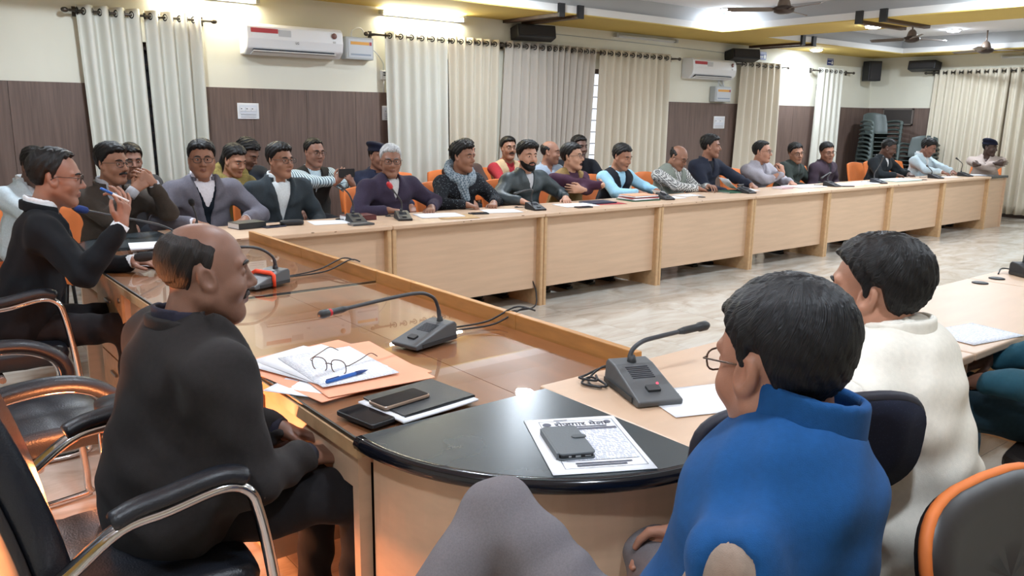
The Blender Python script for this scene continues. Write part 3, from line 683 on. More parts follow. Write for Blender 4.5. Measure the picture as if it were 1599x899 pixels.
mic((4.52, 1.5, .751), R(150), [(0, -.075, .055), (0, -.08, .1), (-.03, -.07, .16), (-.1, -.06, .17)], 'desk microphone on the facing row beside two black cable holes', 1.1, body=MATS['mic_black'],
    cable=[[(.02, -.1, .02), (.06, -.15, .02), (.1, -.12, .006), (.12, -.1, .002)]])
for x, y, lb in ((4.14, 1.6, 'round black cable hole cover lying apart on the beech table'), (4.33, 1.6, 'round black cable hole cover under the microphone cable')):
    g = MB().lathe([(.036, 0), (.036, .004), (.03, .006), (.001, .006)], 20).build('cable_grommet', M_BLACK, loc=(x, y, .7502)); tag(g, lb, 'grommet')
for x, y, lb in ((6.42, 5.1, 'black cable hole cover on the long table by the man in light blue'), (11.0, 5.1, 'black cable hole cover on the long table by the writing man')):
    g = MB().lathe([(.036, 0), (.036, .004), (.03, .006), (.001, .006)], 20).build('cable_grommet', M_BLACK, loc=(x, y, .7502)); tag(g, lb, 'grommet')
c = MB().tube(smooth_path([(4.1, 5.0, .3), (4.16, 4.96, .2), (4.17, 4.92, .1), (4.1, 4.86, .012), (3.9, 4.86, .006), (3.6, 4.9, .006), (3.3, 4.98, .006)]), .006, 7).build('floor_cable', M_BLACK); tag(c, 'black cable hanging from the long table to the marble floor', 'cable')

# ---------------------------------------------------------------- papers, books, phones
M_PAPER = mat('paper', (236, 238, 243), .7); M_PRINT = two_tone('printed_sheet', 'lines', (236, 238, 243), (168, 172, 186), 46, .7, .72)
M_PINK = mat('salmon_folder', (232, 164, 130), .7, var=.05, scale=8); M_BUFF = mat('buff_folder', (196, 160, 112), .7)
M_LEATHER = mat('black_leather_cover', (30, 34, 38), .4, bump=.3, bscale=300); M_SCREEN = mat('phone_screen', (14, 16, 22), .08)
M_REDBOOK = mat('maroon_cover', (92, 44, 46), .5); M_GREEN = mat('green_folder', (60, 104, 84), .6); M_NAVY = mat('navy_cover', (40, 44, 66), .5)
def sheet(x, y, z, rz, label, w=.21, h=.297, m=None, th=.0012, curl=0., name='paper', cat='paper', group=None, rng=None):
    """a sheet lying flat, edges slightly lifted"""
    nx, ny = 6, 8; vs = []; fs = []
    rg = random.Random(int(x*977+y*353+rz*71)); p1, p2 = rg.uniform(0, 6), rg.uniform(0, 6)
    for j in range(ny+1):
        for i in range(nx+1):
            u, v = i/nx-.5, j/ny-.5
            d = .0008*(1+math.sin(5*u+p1)*math.sin(4*v+p2))+curl*max(0, v)**2*4
            vs.append((u*w, v*h, d))
    for j in range(ny):
        for i in range(nx): a = j*(nx+1)+i; fs.append((a, a+1, a+nx+2, a+nx+1))
    o = MB().add(vs, fs, True).build(name, m or M_PAPER, loc=(x, y, z), rz=R(rz))
    s = o.modifiers.new('t', 'SOLIDIFY'); s.thickness = th; s.offset = 1
    return tag(o, label, cat, group)
def book(x, y, z, rz, label, w=.15, h=.21, t=.025, cover=None, cat='book', name='book', tilt=0):
    e = empty(name, (x, y, z), R(rz), label, cat); cover = cover or M_LEATHER
    MB().rbox(-w/2, w/2, -h/2, h/2, 0, .003, .006, 2).rbox(-w/2, w/2, -h/2, h/2, t-.003, t, .006, 2).box(-w/2, -w/2+.004, -h/2, h/2, 0, t).build('cover', cover, e)
    MB().box(-w/2+.004, w/2-.004, -h/2+.004, h/2-.004, .003, t-.003).build('pages', M_PAPER, e)
    return e
def phone(x, y, z, rz, label, w=.075, h=.155, body=None, t=.009):
    e = empty('phone', (x, y, z), R(rz), label, 'phone')
    MB().rbox(-w/2, w/2, -h/2, h/2, 0, t, .01, 4, zr=.0025).build('body', body or M_BLACK, e)
    MB().rbox(-w/2+.004, w/2-.004, -h/2+.004, h/2-.004, t-.0004, t+.0006, .008, 4).build('screen', M_SCREEN, e)
    return e
ZT = .7452
# salmon folder with sheets, glasses and pen in front of the bald man
e = empty('file_folder', (1.06, 2.2, ZT), R(8), 'open salmon folder of printed papers in front of the bald man', 'folder')
MB().rbox(-.2, .19, -.24, .25, 0, .002, .004, 2).build('back_cover', M_PINK, e)
MB().rbox(-.12, .21, -.26, .2, .004, .006, .004, 2, Matrix.Rotation(R(-12), 4, 'Z')).build('front_cover', M_PINK, e)
for i, (dx, dy, a, m) in enumerate(((-.04, .06, 10, M_PAPER), (-.02, .04, 2, M_PAPER), (.0, -.02, -10, M_PRINT))):
    o = sheet(dx, dy, .0065+.0025*i, a, None, .25 if i < 2 else .24, .34, m); o.parent = e; del_keys = [k for k in ('label', 'category') if k in o]
    for k in del_keys: del o[k]
sheet(.91, 2.07, ZT, 35, 'white sheet sticking out from under the salmon folder', .12, .2)
def eyeglasses(mtx, m, lens, w=.034, h=.026, name='eyeglasses', parent=None, fold=False, tlen=.13, rim=.0016, shape=.75):
    e = bpy.data.objects.new(name, None); COL.objects.link(e); e.empty_display_size = .05
    if parent is not None: e.parent = parent
    e.matrix_local = mtx
    eyeglass_parts(e, m, lens, w, h, tlen, rim, shape)
    return e
def rim_pts(cx, w, h, shape, n=20):
    out = []
    for k in range(n):
        a = 2*PI*k/n; c, s_ = math.cos(a), math.sin(a)
        out.append(Vector((cx+math.copysign(abs(c)**shape, c)*w*.72, 0, math.copysign(abs(s_)**shape, s_)*h*.72)))
    return out
def eyeglass_parts(e, m, lens, w, h, tlen, rim, shape):
    mb = MB()
    for s in (-1, 1): mb.tube(rim_pts(s*.034, w, h, shape), rim, 6, closed=True)
    mb.tube([(-.012, 0, .005), (0, .002, .008), (.012, 0, .005)], rim, 6)
    mb.build('rims', m, e)
    for s in (-1, 1):
        MB().tube(smooth_path([(s*.061, 0, .007), (s*.07, -.008, .008), (s*.074, -.06, .006), (s*.074, -tlen*.75, .004), (s*.072, -tlen, -.022)], 4), rim*.9, 6).build('temple', m, e)
        p = rim_pts(s*.034, w, h, shape)
        MB().add(p, [tuple(range(len(p)))]).build('lens', lens, e)
M_LENS = thin_glass('lens_glass', (.97, .98, 1)); M_GOLD = mat('dark_gold_frame', (96, 78, 66), .3, metal=.7); M_BFRAME = mat('black_frame', (22, 22, 24), .3)
g = eyeglasses(Matrix.Translation((1.015, 2.135, ZT+.032)) @ Matrix.Rotation(R(118), 4, 'Z') @ Matrix.Rotation(R(-8), 4, 'X'), M_GOLD, M_LENS, .036, .031, tlen=.145)
tag(g, 'pair of thin framed eyeglasses lying on the papers in the salmon folder', 'eyeglasses')
e = empty('pen', (1.03, 2.05, ZT+.0195), R(12), 'blue ballpoint pen lying on the papers beside the eyeglasses', 'pen')
rx = Matrix.Rotation(PI/2, 4, 'Y'); M_PEN = mat('blue_pen', (38, 96, 178), .3)
MB().lathe([(.004, -.075), (.0055, -.072), (.0055, .035), (.0048, .04)], 12, rx).build('barrel', M_PEN, e)
MB().lathe([(.006, .03), (.006, .05), (.0035, .066), (.001, .076)], 12, rx).build('tip', mat('dark_blue_pen', (24, 58, 122), .3), e)
MB().box(-.074, -.03, -.0015, .0015, .005, .0075).build('clip', MATS['dark_blue_pen'], e)
phone(.935, 1.765, ZT, 10, 'black phone lying flat on the glass at the table edge', .078, .15, t=.012)
e = book(1.11, 1.79, ZT, 96, 'black notebook with loose white pages under a phone', .19, .235, .016, M_LEATHER, name='notebook')
sheet(1.1, 1.775, ZT+.0042, 96, 'loose white pages sticking out of the black notebook', .2, .25, th=.006).location.z = ZT+.004
phone(1.05, 1.79, ZT+.0165, 98, 'phone in a clear case lying on the black notebook', .075, .155, mat('clear_case', (150, 128, 112), .2))
# printed notice and phone wallet on the black quarter table
nm = M_PAPER
e = empty('newsletter', (1.265, 1.3, .7512), R(-28), 'printed notice sheet lying on the glossy black quarter table', 'paper')
def strip(o):
    for k in ('label', 'category', 'group'):
        if k in o: del o[k]
    return o
o = strip(sheet(0, 0, 0, 0, None, .235, .325, cat=None)); o.parent = e; o.name = 'page'
M_NEWS = two_tone('news_print', 'lines', (226, 230, 240), (128, 130, 146), 58, .7, .55)
def flat(x0, x1, y0, y1, m, nm_, dz=.0034):
    o = MB().box(x0, x1, y0, y1, dz, dz+.0003).build(nm_, m, e); return o
flat(-.075, .098, -.1, .075, M_NEWS, 'text_block'); flat(-.082, .1, .076, .09, mat('grey_print', (90, 92, 104), .7), 'heading_bar')
flat(-.055, .075, -.118, -.112, MATS['grey_print'], 'print_line'); flat(-.055, .06, -.13, -.123, MATS['grey_print'], 'print_line')
flat(-.085, .105, .138, .1392, MATS['grey_print'], 'border_line'); flat(-.085, .105, -.14, -.1388, MATS['grey_print'], 'border_line')
flat(-.085, -.0838, -.14, .139, MATS['grey_print'], 'border_line'); flat(.1038, .105, -.14, .139, MATS['grey_print'], 'border_line')
MB().lathe([(.011, .0034), (.011, .0038)], 16, Matrix.Translation((-.068, .118, 0))).build('emblem', MATS['grey_print'], e)
MB().lathe([(.009, .0034), (.009, .0038)], 16, Matrix.Translation((.088, .122, 0))).build('emblem', MATS['grey_print'], e)
text_obj('headline', '\u0930\u094b\u091c\u0917\u093e\u0930 \u092e\u0947\u0932\u093e', .030, mat('news_ink', (58, 58, 72), .7), Matrix.Translation((.018, .115, .0036)), e, .0003)
flat(-.06, .08, .096, .101, MATS['grey_print'], 'print_line'); flat(-.045, -.01, .143, .146, MATS['grey_print'], 'print_line')
e = empty('phone_wallet', (1.215, 1.31, .7550), R(-26), 'grey leather phone wallet with a strap lying on the printed notice', 'phone case')
M_WAL = mat('grey_leather', (92, 98, 102), .5, bump=.2, bscale=400)
MB().rbox(-.043, .043, -.082, .082, 0, .004, .01, 4).build('back_cover', M_WAL, e)
MB().rbox(-.04, .04, -.079, .079, .004, .012, .009, 4).build('phone_body', M_BLACK, e)
MB().rbox(-.043, .043, -.082, .082, .012, .0165, .01, 4, zr=.0015).build('front_cover', M_WAL, e)
MB().box(-.047, -.0415, -.075, .075, .001, .0158).build('spine', M_WAL, e)
MB().rbox(.012, .047, .0, .018, .0165, .019, .008, 4).build('strap', MATS['grey_plastic'] if 0 else mat('grey_leather_dark', (74, 80, 84), .5), e)
MB().box(-.02, -.014, -.0797, -.079, .006, .0095).box(-.004, .008, -.0797, -.079, .0055, .0095).box(.018, .032, -.0797, -.079, .0065, .0085).build('port', M_GREY, e)
# the other sheets
sheet(1.74, 1.33, .7512, 70, 'white sheet beside the largest looking microphone', .21, .297)
sheet(3.1, 1.2, .7512, 80, 'printed white sheet before the man in the cream vest', .2, .3, M_PRINT)
MB()
e = empty('paper_file', (1.25, 4.2, ZT), R(20), 'white sheet on a salmon folder near the raised hand', 'folder')
MB().rbox(-.13, .16, -.2, .17, 0, .003, .004, 2).build('back_cover', M_PINK, e); o = strip(sheet(-.03, .02, .004, 8, None, .25, .36, cat=None)); o.parent = e; o.name = 'sheet'
sheet(1.12, 4.35, ZT, -35, 'small white slip beside the salmon folder near the raised hand', .1, .2)
e = empty('paper_file', (1.3, 4.72, ZT), R(75), 'thick pile of white papers and black files before the man with clasped hands', 'papers')
for i, (dx, dy, a, m, w, h) in enumerate(((0, 0, 0, M_PAPER, .26, .36), (.02, .01, 8, M_LEATHER, .22, .32), (0, .0, -6, M_PAPER, .25, .35), (.03, -.06, 14, M_LEATHER, .1, .3), (-.03, .03, 4, M_PAPER, .22, .34))):
    o = MB().rbox(dx-w/2, dx+w/2, dy-h/2, dy+h/2, .008*i, .008*i+.0075, .004, 2, Matrix.Rotation(R(a), 4, 'Z')).build('sheet', m, e)
book(1.98, 5.34, .7505, 100, 'black covered diary with white pages before the man in the grey suit', .15, .2, .04)
phone(2.14, 5.27, .7505, 100, 'dark phone by the fingers of the man in the grey suit', body=M_NAVY)
MB().rbox(-.04, .04, -.08, .08, 0, .035, .03, 5, zr=.012).build('spectacle_case', M_BLACK, loc=(2.28, 5.3, .7505), rz=R(80)); tag(bpy.data.objects['spectacle_case'], 'black spectacle case lying beside the dark phone', 'case')
sheet(2.58, 5.28, .7505, 80, 'white sheet before the man in the dark suit and white shirt', .22, .32)
book(2.8, 5.33, .7505, 88, 'dark red book lying behind the microphone', .16, .22, .035, M_REDBOOK)
book(2.68, 5.06, .7505, 88, 'thin grey diary under the microphone by the dark red book', .1, .16, .012, MATS['mic_grey'])
sheet(3.42, 5.2, .7505, 75, 'white sheets under the hand of the white haired man', .24, .34, th=.006)
sheet(3.5, 5.08, .7505, 70, 'buff folder beneath the white sheets of the white haired man', .26, .3, M_BUFF, .003)
phone(3.75, 5.14, .7505, 70, 'dark phone on the table past the buff folder')
sheet(4.02, 5.2, .7505, 72, 'white sheet under the hands of the man in the patterned scarf', .24, .3)
sheet(4.84, 5.2, .7505, 80, 'white sheets before the man in the leather jacket', .24, .34, th=.004)
phone(4.78, 5.04, .7505, 80, 'phone at the corner of the sheets before the leather jacket')
book(5.15, 5.25, .7505, 86, 'thin maroon and navy file lying on white sheets', .2, .28, .012, M_NAVY)
sheet(5.2, 5.18, .7507, 75, 'red edged sheet beneath the thin navy file', .2, .3, M_RED)
e = empty('file_stack', (5.68, 5.25, .7505), R(84), 'stack of files with green, red and white sheets beside the folded arms', 'files')
for i, (a, m, w, h, th) in enumerate(((0, M_GREEN, .24, .34, .008), (4, M_PAPER, .23, .32, .012), (-3, M_RED, .22, .32, .004), (6, M_PAPER, .22, .31, .01), (2, M_PINK, .21, .3, .003))):
    MB().rbox(-w/2, w/2, -h/2, h/2, .012*i, .012*i+th, .004, 2, Matrix.Rotation(R(a), 4, 'Z')).build('file', m, e)
o = sheet(6.1, 5.24, .7505, 80, 'curled white page held by the man in light blue sleeves', .2, .28, curl=.07)
sheet(6.45, 5.3, .7505, 85, 'grey printed page past the microphone of the man in light blue', .18, .26, M_PRINT)
o = sheet(7.28, 5.3, .77, 60, 'large white page being turned by the man in checked sleeves', .26, .36, curl=.12, m=M_PRINT)
book(7.2, 5.3, .7505, 80, 'green file under the page of the man in checked sleeves', .24, .34, .012, M_GREEN)
book(8.05, 5.28, .7505, 88, 'pale diary with pink edge before the man in the grey jacket', .14, .2, .02, mat('pink_cover', (214, 184, 190), .6))
o = sheet(8.5, 5.3, .7505, 80, 'white sheets by the elbow of the man in the light grey jacket', .3, .42, th=.01)
sheet(9.2, 5.2, .7505, 80, 'white sheets before the man in dark green', .26, .36, th=.006)
phone(9.0, 5.05, .7505, 60, 'dark phone before the man in dark green')
sheet(9.66, 5.2, .7505, 86, 'white sheets on a dark tablet before the smiling man in maroon', .24, .34, th=.006)
sheet(9.9, 5.3, .7505, 80, 'grey sheet on the table after the smiling man', .2, .3, M_PRINT)
e = empty('register', (10.55, 5.22, .7505), R(86), 'open register with pale green pages under the writing hand', 'book')
MB().rbox(-.16, .16, -.3, .3, 0, .004, .004, 2).build('cover', M_GREEN, e)
for s in (-1, 1): MB().rbox(-.15, .15, min(0, s*.29), max(0, s*.29), .004, .016, .004, 2).build('pages', mat('pale_page', (222, 234, 232), .7), e)
phone(11.75, 5.3, .765, 60, 'dark phone in the hand of the man in the pale suit')
sheet(11.9, 5.2, .7505, 80, 'white sheet between the last two microphones', .2, .28)
sheet(12.75, 5.22, .7512, 60, 'white sheet on the rounded far end of the table', .22, .3)
# ---------------------------------------------------------------- signed-distance modelling for people
F32 = np.float32
def g3(lo, hi, h):
    n = [max(4, int(math.ceil((hi[i]-lo[i])/h))+1) for i in range(3)]
    ax = [(lo[i]+h*np.arange(n[i])).astype(F32) for i in range(3)]
    return np.meshgrid(*ax, indexing='ij')
def cap(P, a, b, ra, rb=None):
    rb = ra if rb is None else rb
    a = np.asarray(a, F32); b = np.asarray(b, F32); d = b-a; L = float(d@d)+1e-9
    x, y, z = P[0]-a[0], P[1]-a[1], P[2]-a[2]
    t = np.clip((x*d[0]+y*d[1]+z*d[2])/L, 0, 1)
    return np.sqrt((x-t*d[0])**2+(y-t*d[1])**2+(z-t*d[2])**2) - (ra+(rb-ra)*t)
def ell(P, c, r):
    x, y, z = (P[0]-c[0])/r[0], (P[1]-c[1])/r[1], (P[2]-c[2])/r[2]
    k = np.sqrt(x*x+y*y+z*z)
    return (k-1)*min(r)*.5 + (k-1)*.5*float(np.mean(r)) if False else (k-1)*float(min(r))*(.6)+(k-1)*float(np.mean(r))*.4
def smin(a, b, k):
    h = np.clip(.5+.5*(b-a)/k, 0, 1); return b+(a-b)*h-k*h*(1-h)
def smax(a, b, k): return -smin(-a, -b, k)
def surf(fn, lo, hi, h):
    P = g3(lo, hi, h); v = fn(P).astype(F32)
    s = v < 0; nx, ny, nz = v.shape
    c = np.zeros((nx-1, ny-1, nz-1), np.int8)
    for i in (0, 1):
        for j in (0, 1):
            for k in (0, 1): c += s[i:nx-1+i, j:ny-1+j, k:nz-1+k]
    act = (c > 0) & (c < 8); idx = np.full(act.shape, -1, np.int32)
    I, J, K = np.nonzero(act); n = len(I); idx[I, J, K] = np.arange(n)
    pos = np.zeros((n, 3), F32); cnt = np.zeros(n, F32)
    C = [(i, j, k) for i in (0, 1) for j in (0, 1) for k in (0, 1)]
    for a in range(8):
        for b in range(a+1, 8):
            if sum(abs(C[a][q]-C[b][q]) for q in range(3)) != 1: continue
            va = v[I+C[a][0], J+C[a][1], K+C[a][2]]; vb = v[I+C[b][0], J+C[b][1], K+C[b][2]]
            m = (va < 0) != (vb < 0); t = np.where(m, va/np.where(m, va-vb, 1), 0)
            for q in range(3): pos[:, q] += np.where(m, C[a][q]+(C[b][q]-C[a][q])*t, 0)
            cnt += m
    pos /= cnt[:, None]
    pos = (pos+np.stack([I, J, K], 1))*h+np.asarray(lo, F32)
    Q = []
    def quads(mask, s0, g):
        i, j, k = np.nonzero(mask); q = np.stack(g(i, j, k), 1); fl = ~s0[i, j, k]; q[fl] = q[fl][:, ::-1]; Q.append(q[(q >= 0).all(1)])
    m = s[:-1, 1:-1, 1:-1] != s[1:, 1:-1, 1:-1]
    quads(m, s[:-1, 1:-1, 1:-1], lambda i, j, k: (idx[i, j, k], idx[i, j+1, k], idx[i, j+1, k+1], idx[i, j, k+1]))
    m = s[1:-1, :-1, 1:-1] != s[1:-1, 1:, 1:-1]
    quads(m, s[1:-1, :-1, 1:-1], lambda i, j, k: (idx[i, j, k], idx[i, j, k+1], idx[i+1, j, k+1], idx[i+1, j, k]))
    m = s[1:-1, 1:-1, :-1] != s[1:-1, 1:-1, 1:]
    quads(m, s[1:-1, 1:-1, :-1], lambda i, j, k: (idx[i, j, k], idx[i+1, j, k], idx[i+1, j+1, k], idx[i, j+1, k]))
    return pos, np.concatenate(Q) if Q else np.zeros((0, 4), int)
def np_mesh(name, pieces, mats, midx=None):
    V = np.concatenate([p[0] for p in pieces]); o = 0; Q = []
    for p in pieces: Q.append(p[1]+o); o += len(p[0])
    Q = np.concatenate(Q)
    me = bpy.data.meshes.new(name); me.vertices.add(len(V)); me.vertices.foreach_set('co', V.ravel().astype(F32))
    me.loops.add(len(Q)*4); me.loops.foreach_set('vertex_index', Q.ravel().astype(np.int32))
    me.polygons.add(len(Q)); me.polygons.foreach_set('loop_start', np.arange(0, len(Q)*4, 4, dtype=np.int32))
    me.polygons.foreach_set('loop_total', np.full(len(Q), 4, np.int32))
    me.polygons.foreach_set('use_smooth', np.ones(len(Q), bool))
    if midx is not None: me.polygons.foreach_set('material_index', midx(V, Q).astype(np.int32))
    me.update(calc_edges=True); me.validate()
    for m in mats: me.materials.append(m)
    return me
def np_obj(name, pieces, mats, parent=None, midx=None):
    pieces = [p for p in pieces if len(p[1])]
    o = bpy.data.objects.new(name, np_mesh(name, pieces, mats, midx)); COL.objects.link(o)
    if parent is not None: o.parent = parent
    return o
def rotm(yaw, pitch, roll=0):
    """yaw left +, pitch down +, roll: tilt towards own right +"""
    cy, sy, cp, sp, cr, sr = math.cos(yaw), math.sin(yaw), math.cos(-pitch), math.sin(-pitch), math.cos(roll), math.sin(roll)
    Z = np.array([[cy, -sy, 0], [sy, cy, 0], [0, 0, 1]]); X = np.array([[1, 0, 0], [0, cp, -sp], [0, sp, cp]]); Y = np.array([[cr, 0, sr], [0, 1, 0], [-sr, 0, cr]])
    return Z @ X @ Y
def to_local(P, Rm, c):
    x, y, z = P[0]-c[0], P[1]-c[1], P[2]-c[2]; Rm = Rm.astype(F32)
    return (Rm[0, 0]*x+Rm[1, 0]*y+Rm[2, 0]*z, Rm[0, 1]*x+Rm[1, 1]*y+Rm[2, 1]*z, Rm[0, 2]*x+Rm[1, 2]*y+Rm[2, 2]*z)

def skull(P, hp):
    w = hp.get('w', 1.); f = hp.get('fat', 0.)
    d = ell(P, (0, -.014, .036), (.0755*w, .098, .084))
    d = smin(d, ell(P, (0, .022, -.028), (.062*w+.006*f, .07, .088)), .03)
    for s in (-1, 1): d = smin(d, cap(P, (s*.052*w, -.005, -.05), (s*.014, .058, -.102), .022+.008*f, .017+.004*f), .028)
    return smin(d, ell(P, (0, .06, -.1), (.028, .026, .02+.004*f)), .02)
def head_sdf(P, hp, fine=False):
    w = hp.get('w', 1.); f = hp.get('fat', 0.); X, Y, Z = P; AX = np.abs(X); A = (AX, Y, Z)
    d = skull(P, hp)
    d = smin(d, ell(A, (.036*w, .056, -.03), (.026+.006*f, .026, .026)), .02)
    d = smin(d, cap(A, (.010, .083, .03), (.046*w, .068, .03), .011, .009), .012)          # brow
    d = smax(d, -ell(A, (.031, .098, .006), (.019, .021, .013)), .012)                        # eye hollow
    d = smin(d, ell(A, (.031, .0735, .0065), (.0155, .0135, .0125)), .004)                      # lids over the eyeball
    n = hp.get('nose', 1.)
    d = smin(d, cap(P, (0, .083, .016), (0, .101+.006*n, -.026), .0085, .0125), .012)
    d = smin(d, ell(A, (.0125, .093, -.032), (.0095, .012, .008)), .008)
    d = smax(d, -cap(A, (.007, .097, -.044), (.007, .094, -.036), .0032), .003)
    if hp.get('open'):
        d = smax(d, -ell(P, (0, .094, -.07), (.017, .026, .016)), .006)
        d = smin(d, np.abs(ell((X, Z+.07, Y-.086), (0, 0, 0), (.02, .019, .05)))*0+1, .001)
    d = smin(d, cap(A, (0, .0915, -.058), (.021, .081, -.061), .0068, .004), .006)
    d = smin(d, cap(A, (0, .0895, -.070-.02*bool(hp.get('open'))), (.019, .080, -.066-.012*bool(hp.get('open'))), .0078, .004), .006)
    if fine: d = smax(d, -cap(A, (0, .102, -.0635), (.021, .09, -.0635), .0022), .002)
    e = ell((AX-.076*w, (Y+.008)*.96+(Z-.0)*.25, Z+.004), (0, 0, 0), (.011, .021, .034))
    e = smax(e, -ell((AX-.086*w, Y+.004+(Z)*.25, Z-.002), (0, 0, 0), (.010, .0125, .021)), .004)
    d = smin(d, e, .005)
    return d
HAIRLINE = np.array([[0, .072], [25, .070], [45, .062], [60, .042], [72, .022], [80, -.016], [86, -.012], [92, .022], [104, .014], [116, -.03], [132, -.062], [180, -.078]], float)
def hair_sdf(P, hs, hp):
    X, Y, Z = P
    phi = np.degrees(np.arctan2(np.abs(X), Y+.015))
    pts = HAIRLINE.copy(); rec = hs.get('rec', 0.); pts[:3, 1] += rec; pts[3, 1] += rec*1.1; pts[4, 1] += rec*.5
    if 'low' in hs: pts[9:, 1] += hs['low']
    g = np.interp(phi, pts[:, 0], pts[:, 1]).astype(F32)
    wob = .003*np.sin(phi*.23+3)+.0015*np.sin(phi*.61)
    t = hs.get('t', .012); top = hs.get('top', .018)
    up = np.clip((Z-.02)/.09, 0, 1)
    th = t*.6+(top-t*.6)*up
    fr = hs.get('quiff', 0.)
    if fr: th = th+fr*np.clip((Y-.0)/.08, 0, 1)*up
    sd = hs.get('part', 0)
    if sd:
        q = X*sd-.03; th = th - .007*np.exp(-(q/.006)**2)*np.clip((Y+.03)/.03, 0, 1)*up + .006*np.clip(-q/.05, 0, 1)*up
    rough = hs.get('rough', .0016)
    th = th + rough*(np.sin(X*210+14*np.sin(Y*31)+Z*60)+np.sin(Y*170+X*90-Z*120+2*np.sin(X*70)))
    if hs.get('strand'):
        # combed strands: fine ridges fanning back from the crown whorl
        a = np.arctan2(X-.0, Y+.055); rr = np.sqrt(X*X+(Y+.055)**2+ (Z-.11)**2)
        q = a*44+7*np.sin(rr*17)+3*np.sin(Z*30+X*21)
        th = th + hs['strand']*(np.sin(q)+.6*np.sin(q*2.3+1.7)+.35*np.sin(q*4.7+Z*130))
    tp = np.clip((Z-g-wob)/hs.get('fade', .02), 0, 1)
    if 'bald' in hs:   # horseshoe ring thinning out towards the bare crown
        zt = hs['bald']; lim = zt+.30*np.clip(-(Y+.01), -.1, .1)+.003*np.sin(phi*.11+X*40)-Z; tp = np.minimum(tp, np.clip(lim/.035, 0, 1))
    th = th*tp-.005*(1-tp)
    d = skull(P, hp)-th
    d = smax(d, (g+wob)-Z-.002, .004)
    return d
def fringe_extra(P, d, hs):
    return d

def ik(sh, wr, l1, l2, pole):
    sh, wr, pole = (np.asarray(q, float) for q in (sh, wr, pole)); v = wr-sh; D = np.linalg.norm(v)
    D2 = min(D, (l1+l2)*.998); u = v/D; wr = sh+u*D2
    a = (l1*l1-l2*l2+D2*D2)/(2*D2); h = math.sqrt(max(l1*l1-a*a, 0)); p = pole-(pole@u)*u; p /= np.linalg.norm(p)+1e-9
    return sh+u*a+p*h, wr
def hand_caps(wr, d, n, right, curl=.5, spread=.16, s=1., thumb=.5, curls=None):
    """palm and five fingers as capsules. d: towards the fingers, n: the way the palm faces"""
    wr, d, n = (np.asarray(q, float) for q in (wr, d, n)); d = d/np.linalg.norm(d); n = n-(n@d)*d; n /= np.linalg.norm(n)
    L = np.cross(d, n)*(1 if right else -1)     # thumb side
    C = []
    for i, off in enumerate((.030, .010, -.010, -.029)):
        k = wr+d*(.088-.004*abs(i-1)-(.006 if i == 3 else 0))*s+L*off*s
        C.append((wr+L*off*.55*s+d*.012*s, k, .0145*s, .0115*s))
    C.append((wr-d*.03*s, wr+d*.02*s, .021*s, .02*s))
    F = []
    lens = ((.045, .027, .021), (.050, .031, .023), (.047, .029, .022), (.036, .022, .019))
    for i, off in enumerate((.030, .010, -.010, -.029)):
        p = wr+d*(.088-.004*abs(i-1)-(.006 if i == 3 else 0))*s+L*off*s; cu = curls[i] if curls else curl
        a = .0; lat = d*math.cos(spread*(1-i)*.5)+L*math.sin(spread*(1.2-i*.8)*.6); lat /= np.linalg.norm(lat)
        r = .0088*s
        for q, l in enumerate(lens[i]):
            a += cu*(.9, 1.1, .8)[q]; e = p+(lat*math.cos(a)+n*math.sin(a))*l*s
            F.append((p, e, r, r*.9)); p, r = e, r*.9
    b = wr+L*.026*s+d*.022*s+n*.006*s
    t1 = b+(L*.62+d*.62+n*.35*thumb)*.04*s; t2 = t1+(L*.25*(1-thumb)+d*.85+n*.55*thumb)*.032*s; t3 = t2+(d*.8-L*.25*thumb+n*.4*thumb)*.024*s
    F += [(b, t1, .0135*s, .011*s), (t1, t2, .0105*s, .0095*s), (t2, t3, .0095*s, .0075*s)]
    return C, F
def hand_mesh(h, arm, *a, **k):
    C, F = hand_caps(*a, **k); C = C+[arm]
    pts = np.array([p for c in C+F for p in c[:2]]); lo, hi = pts.min(0)-.028, pts.max(0)+.028
    def fn(P):
        d = None
        for c in C: q = cap(P, *c); d = q if d is None else smin(d, q, .016)
        f = None
        for c in F: q = cap(P, *c); f = q if f is None else np.minimum(f, q)
        return smin(d, f, .006)
    return surf(fn, lo, hi, h)
# ---------------------------------------------------------------- people
def skin_mat(rgb): return mat('skin_%d_%d_%d' % rgb, rgb, .48, var=.10, scale=22, bump=.12, bscale=420, spec=.4)
def hair_mat(rgb):
    """combed strands run outward from the crown along a stored direction"""
    name = 'hair_%d_%d_%d' % rgb
    if name in MATS: return MATS[name]
    m = mat(name, rgb, .48, spec=.3); nt = m.node_tree; b = nt.nodes['Principled BSDF']
    at = nt.nodes.new('ShaderNodeAttribute'); at.attribute_name = 'strand'
    mp = nt.nodes.new('ShaderNodeMapping'); mp.inputs['Scale'].default_value = (42, 42, 5); nt.links.new(at.outputs['Vector'], mp.inputs['Vector'])
    n = nt.nodes.new('ShaderNodeTexNoise'); n.inputs['Scale'].default_value = 1.; n.inputs['Detail'].default_value = 3; nt.links.new(mp.outputs[0], n.inputs['Vector'])
    r = nt.nodes.new('ShaderNodeValToRGB'); c = lin(rgb); r.color_ramp.elements[0].color = (*[v*.5 for v in c], 1); r.color_ramp.elements[1].color = (*[min(1, v*1.9) for v in c], 1)
    r.color_ramp.elements[0].position = .35; r.color_ramp.elements[1].position = .7
    nt.links.new(n.outputs['Fac'], r.inputs[0]); nt.links.new(r.outputs[0], b.inputs['Base Color'])
    bp = nt.nodes.new('ShaderNodeBump'); bp.inputs['Strength'].default_value = .7; bp.inputs['Distance'].default_value = .003
    nt.links.new(n.outputs['Fac'], bp.inputs['Height']); nt.links.new(bp.outputs['Normal'], b.inputs['Normal']); return m
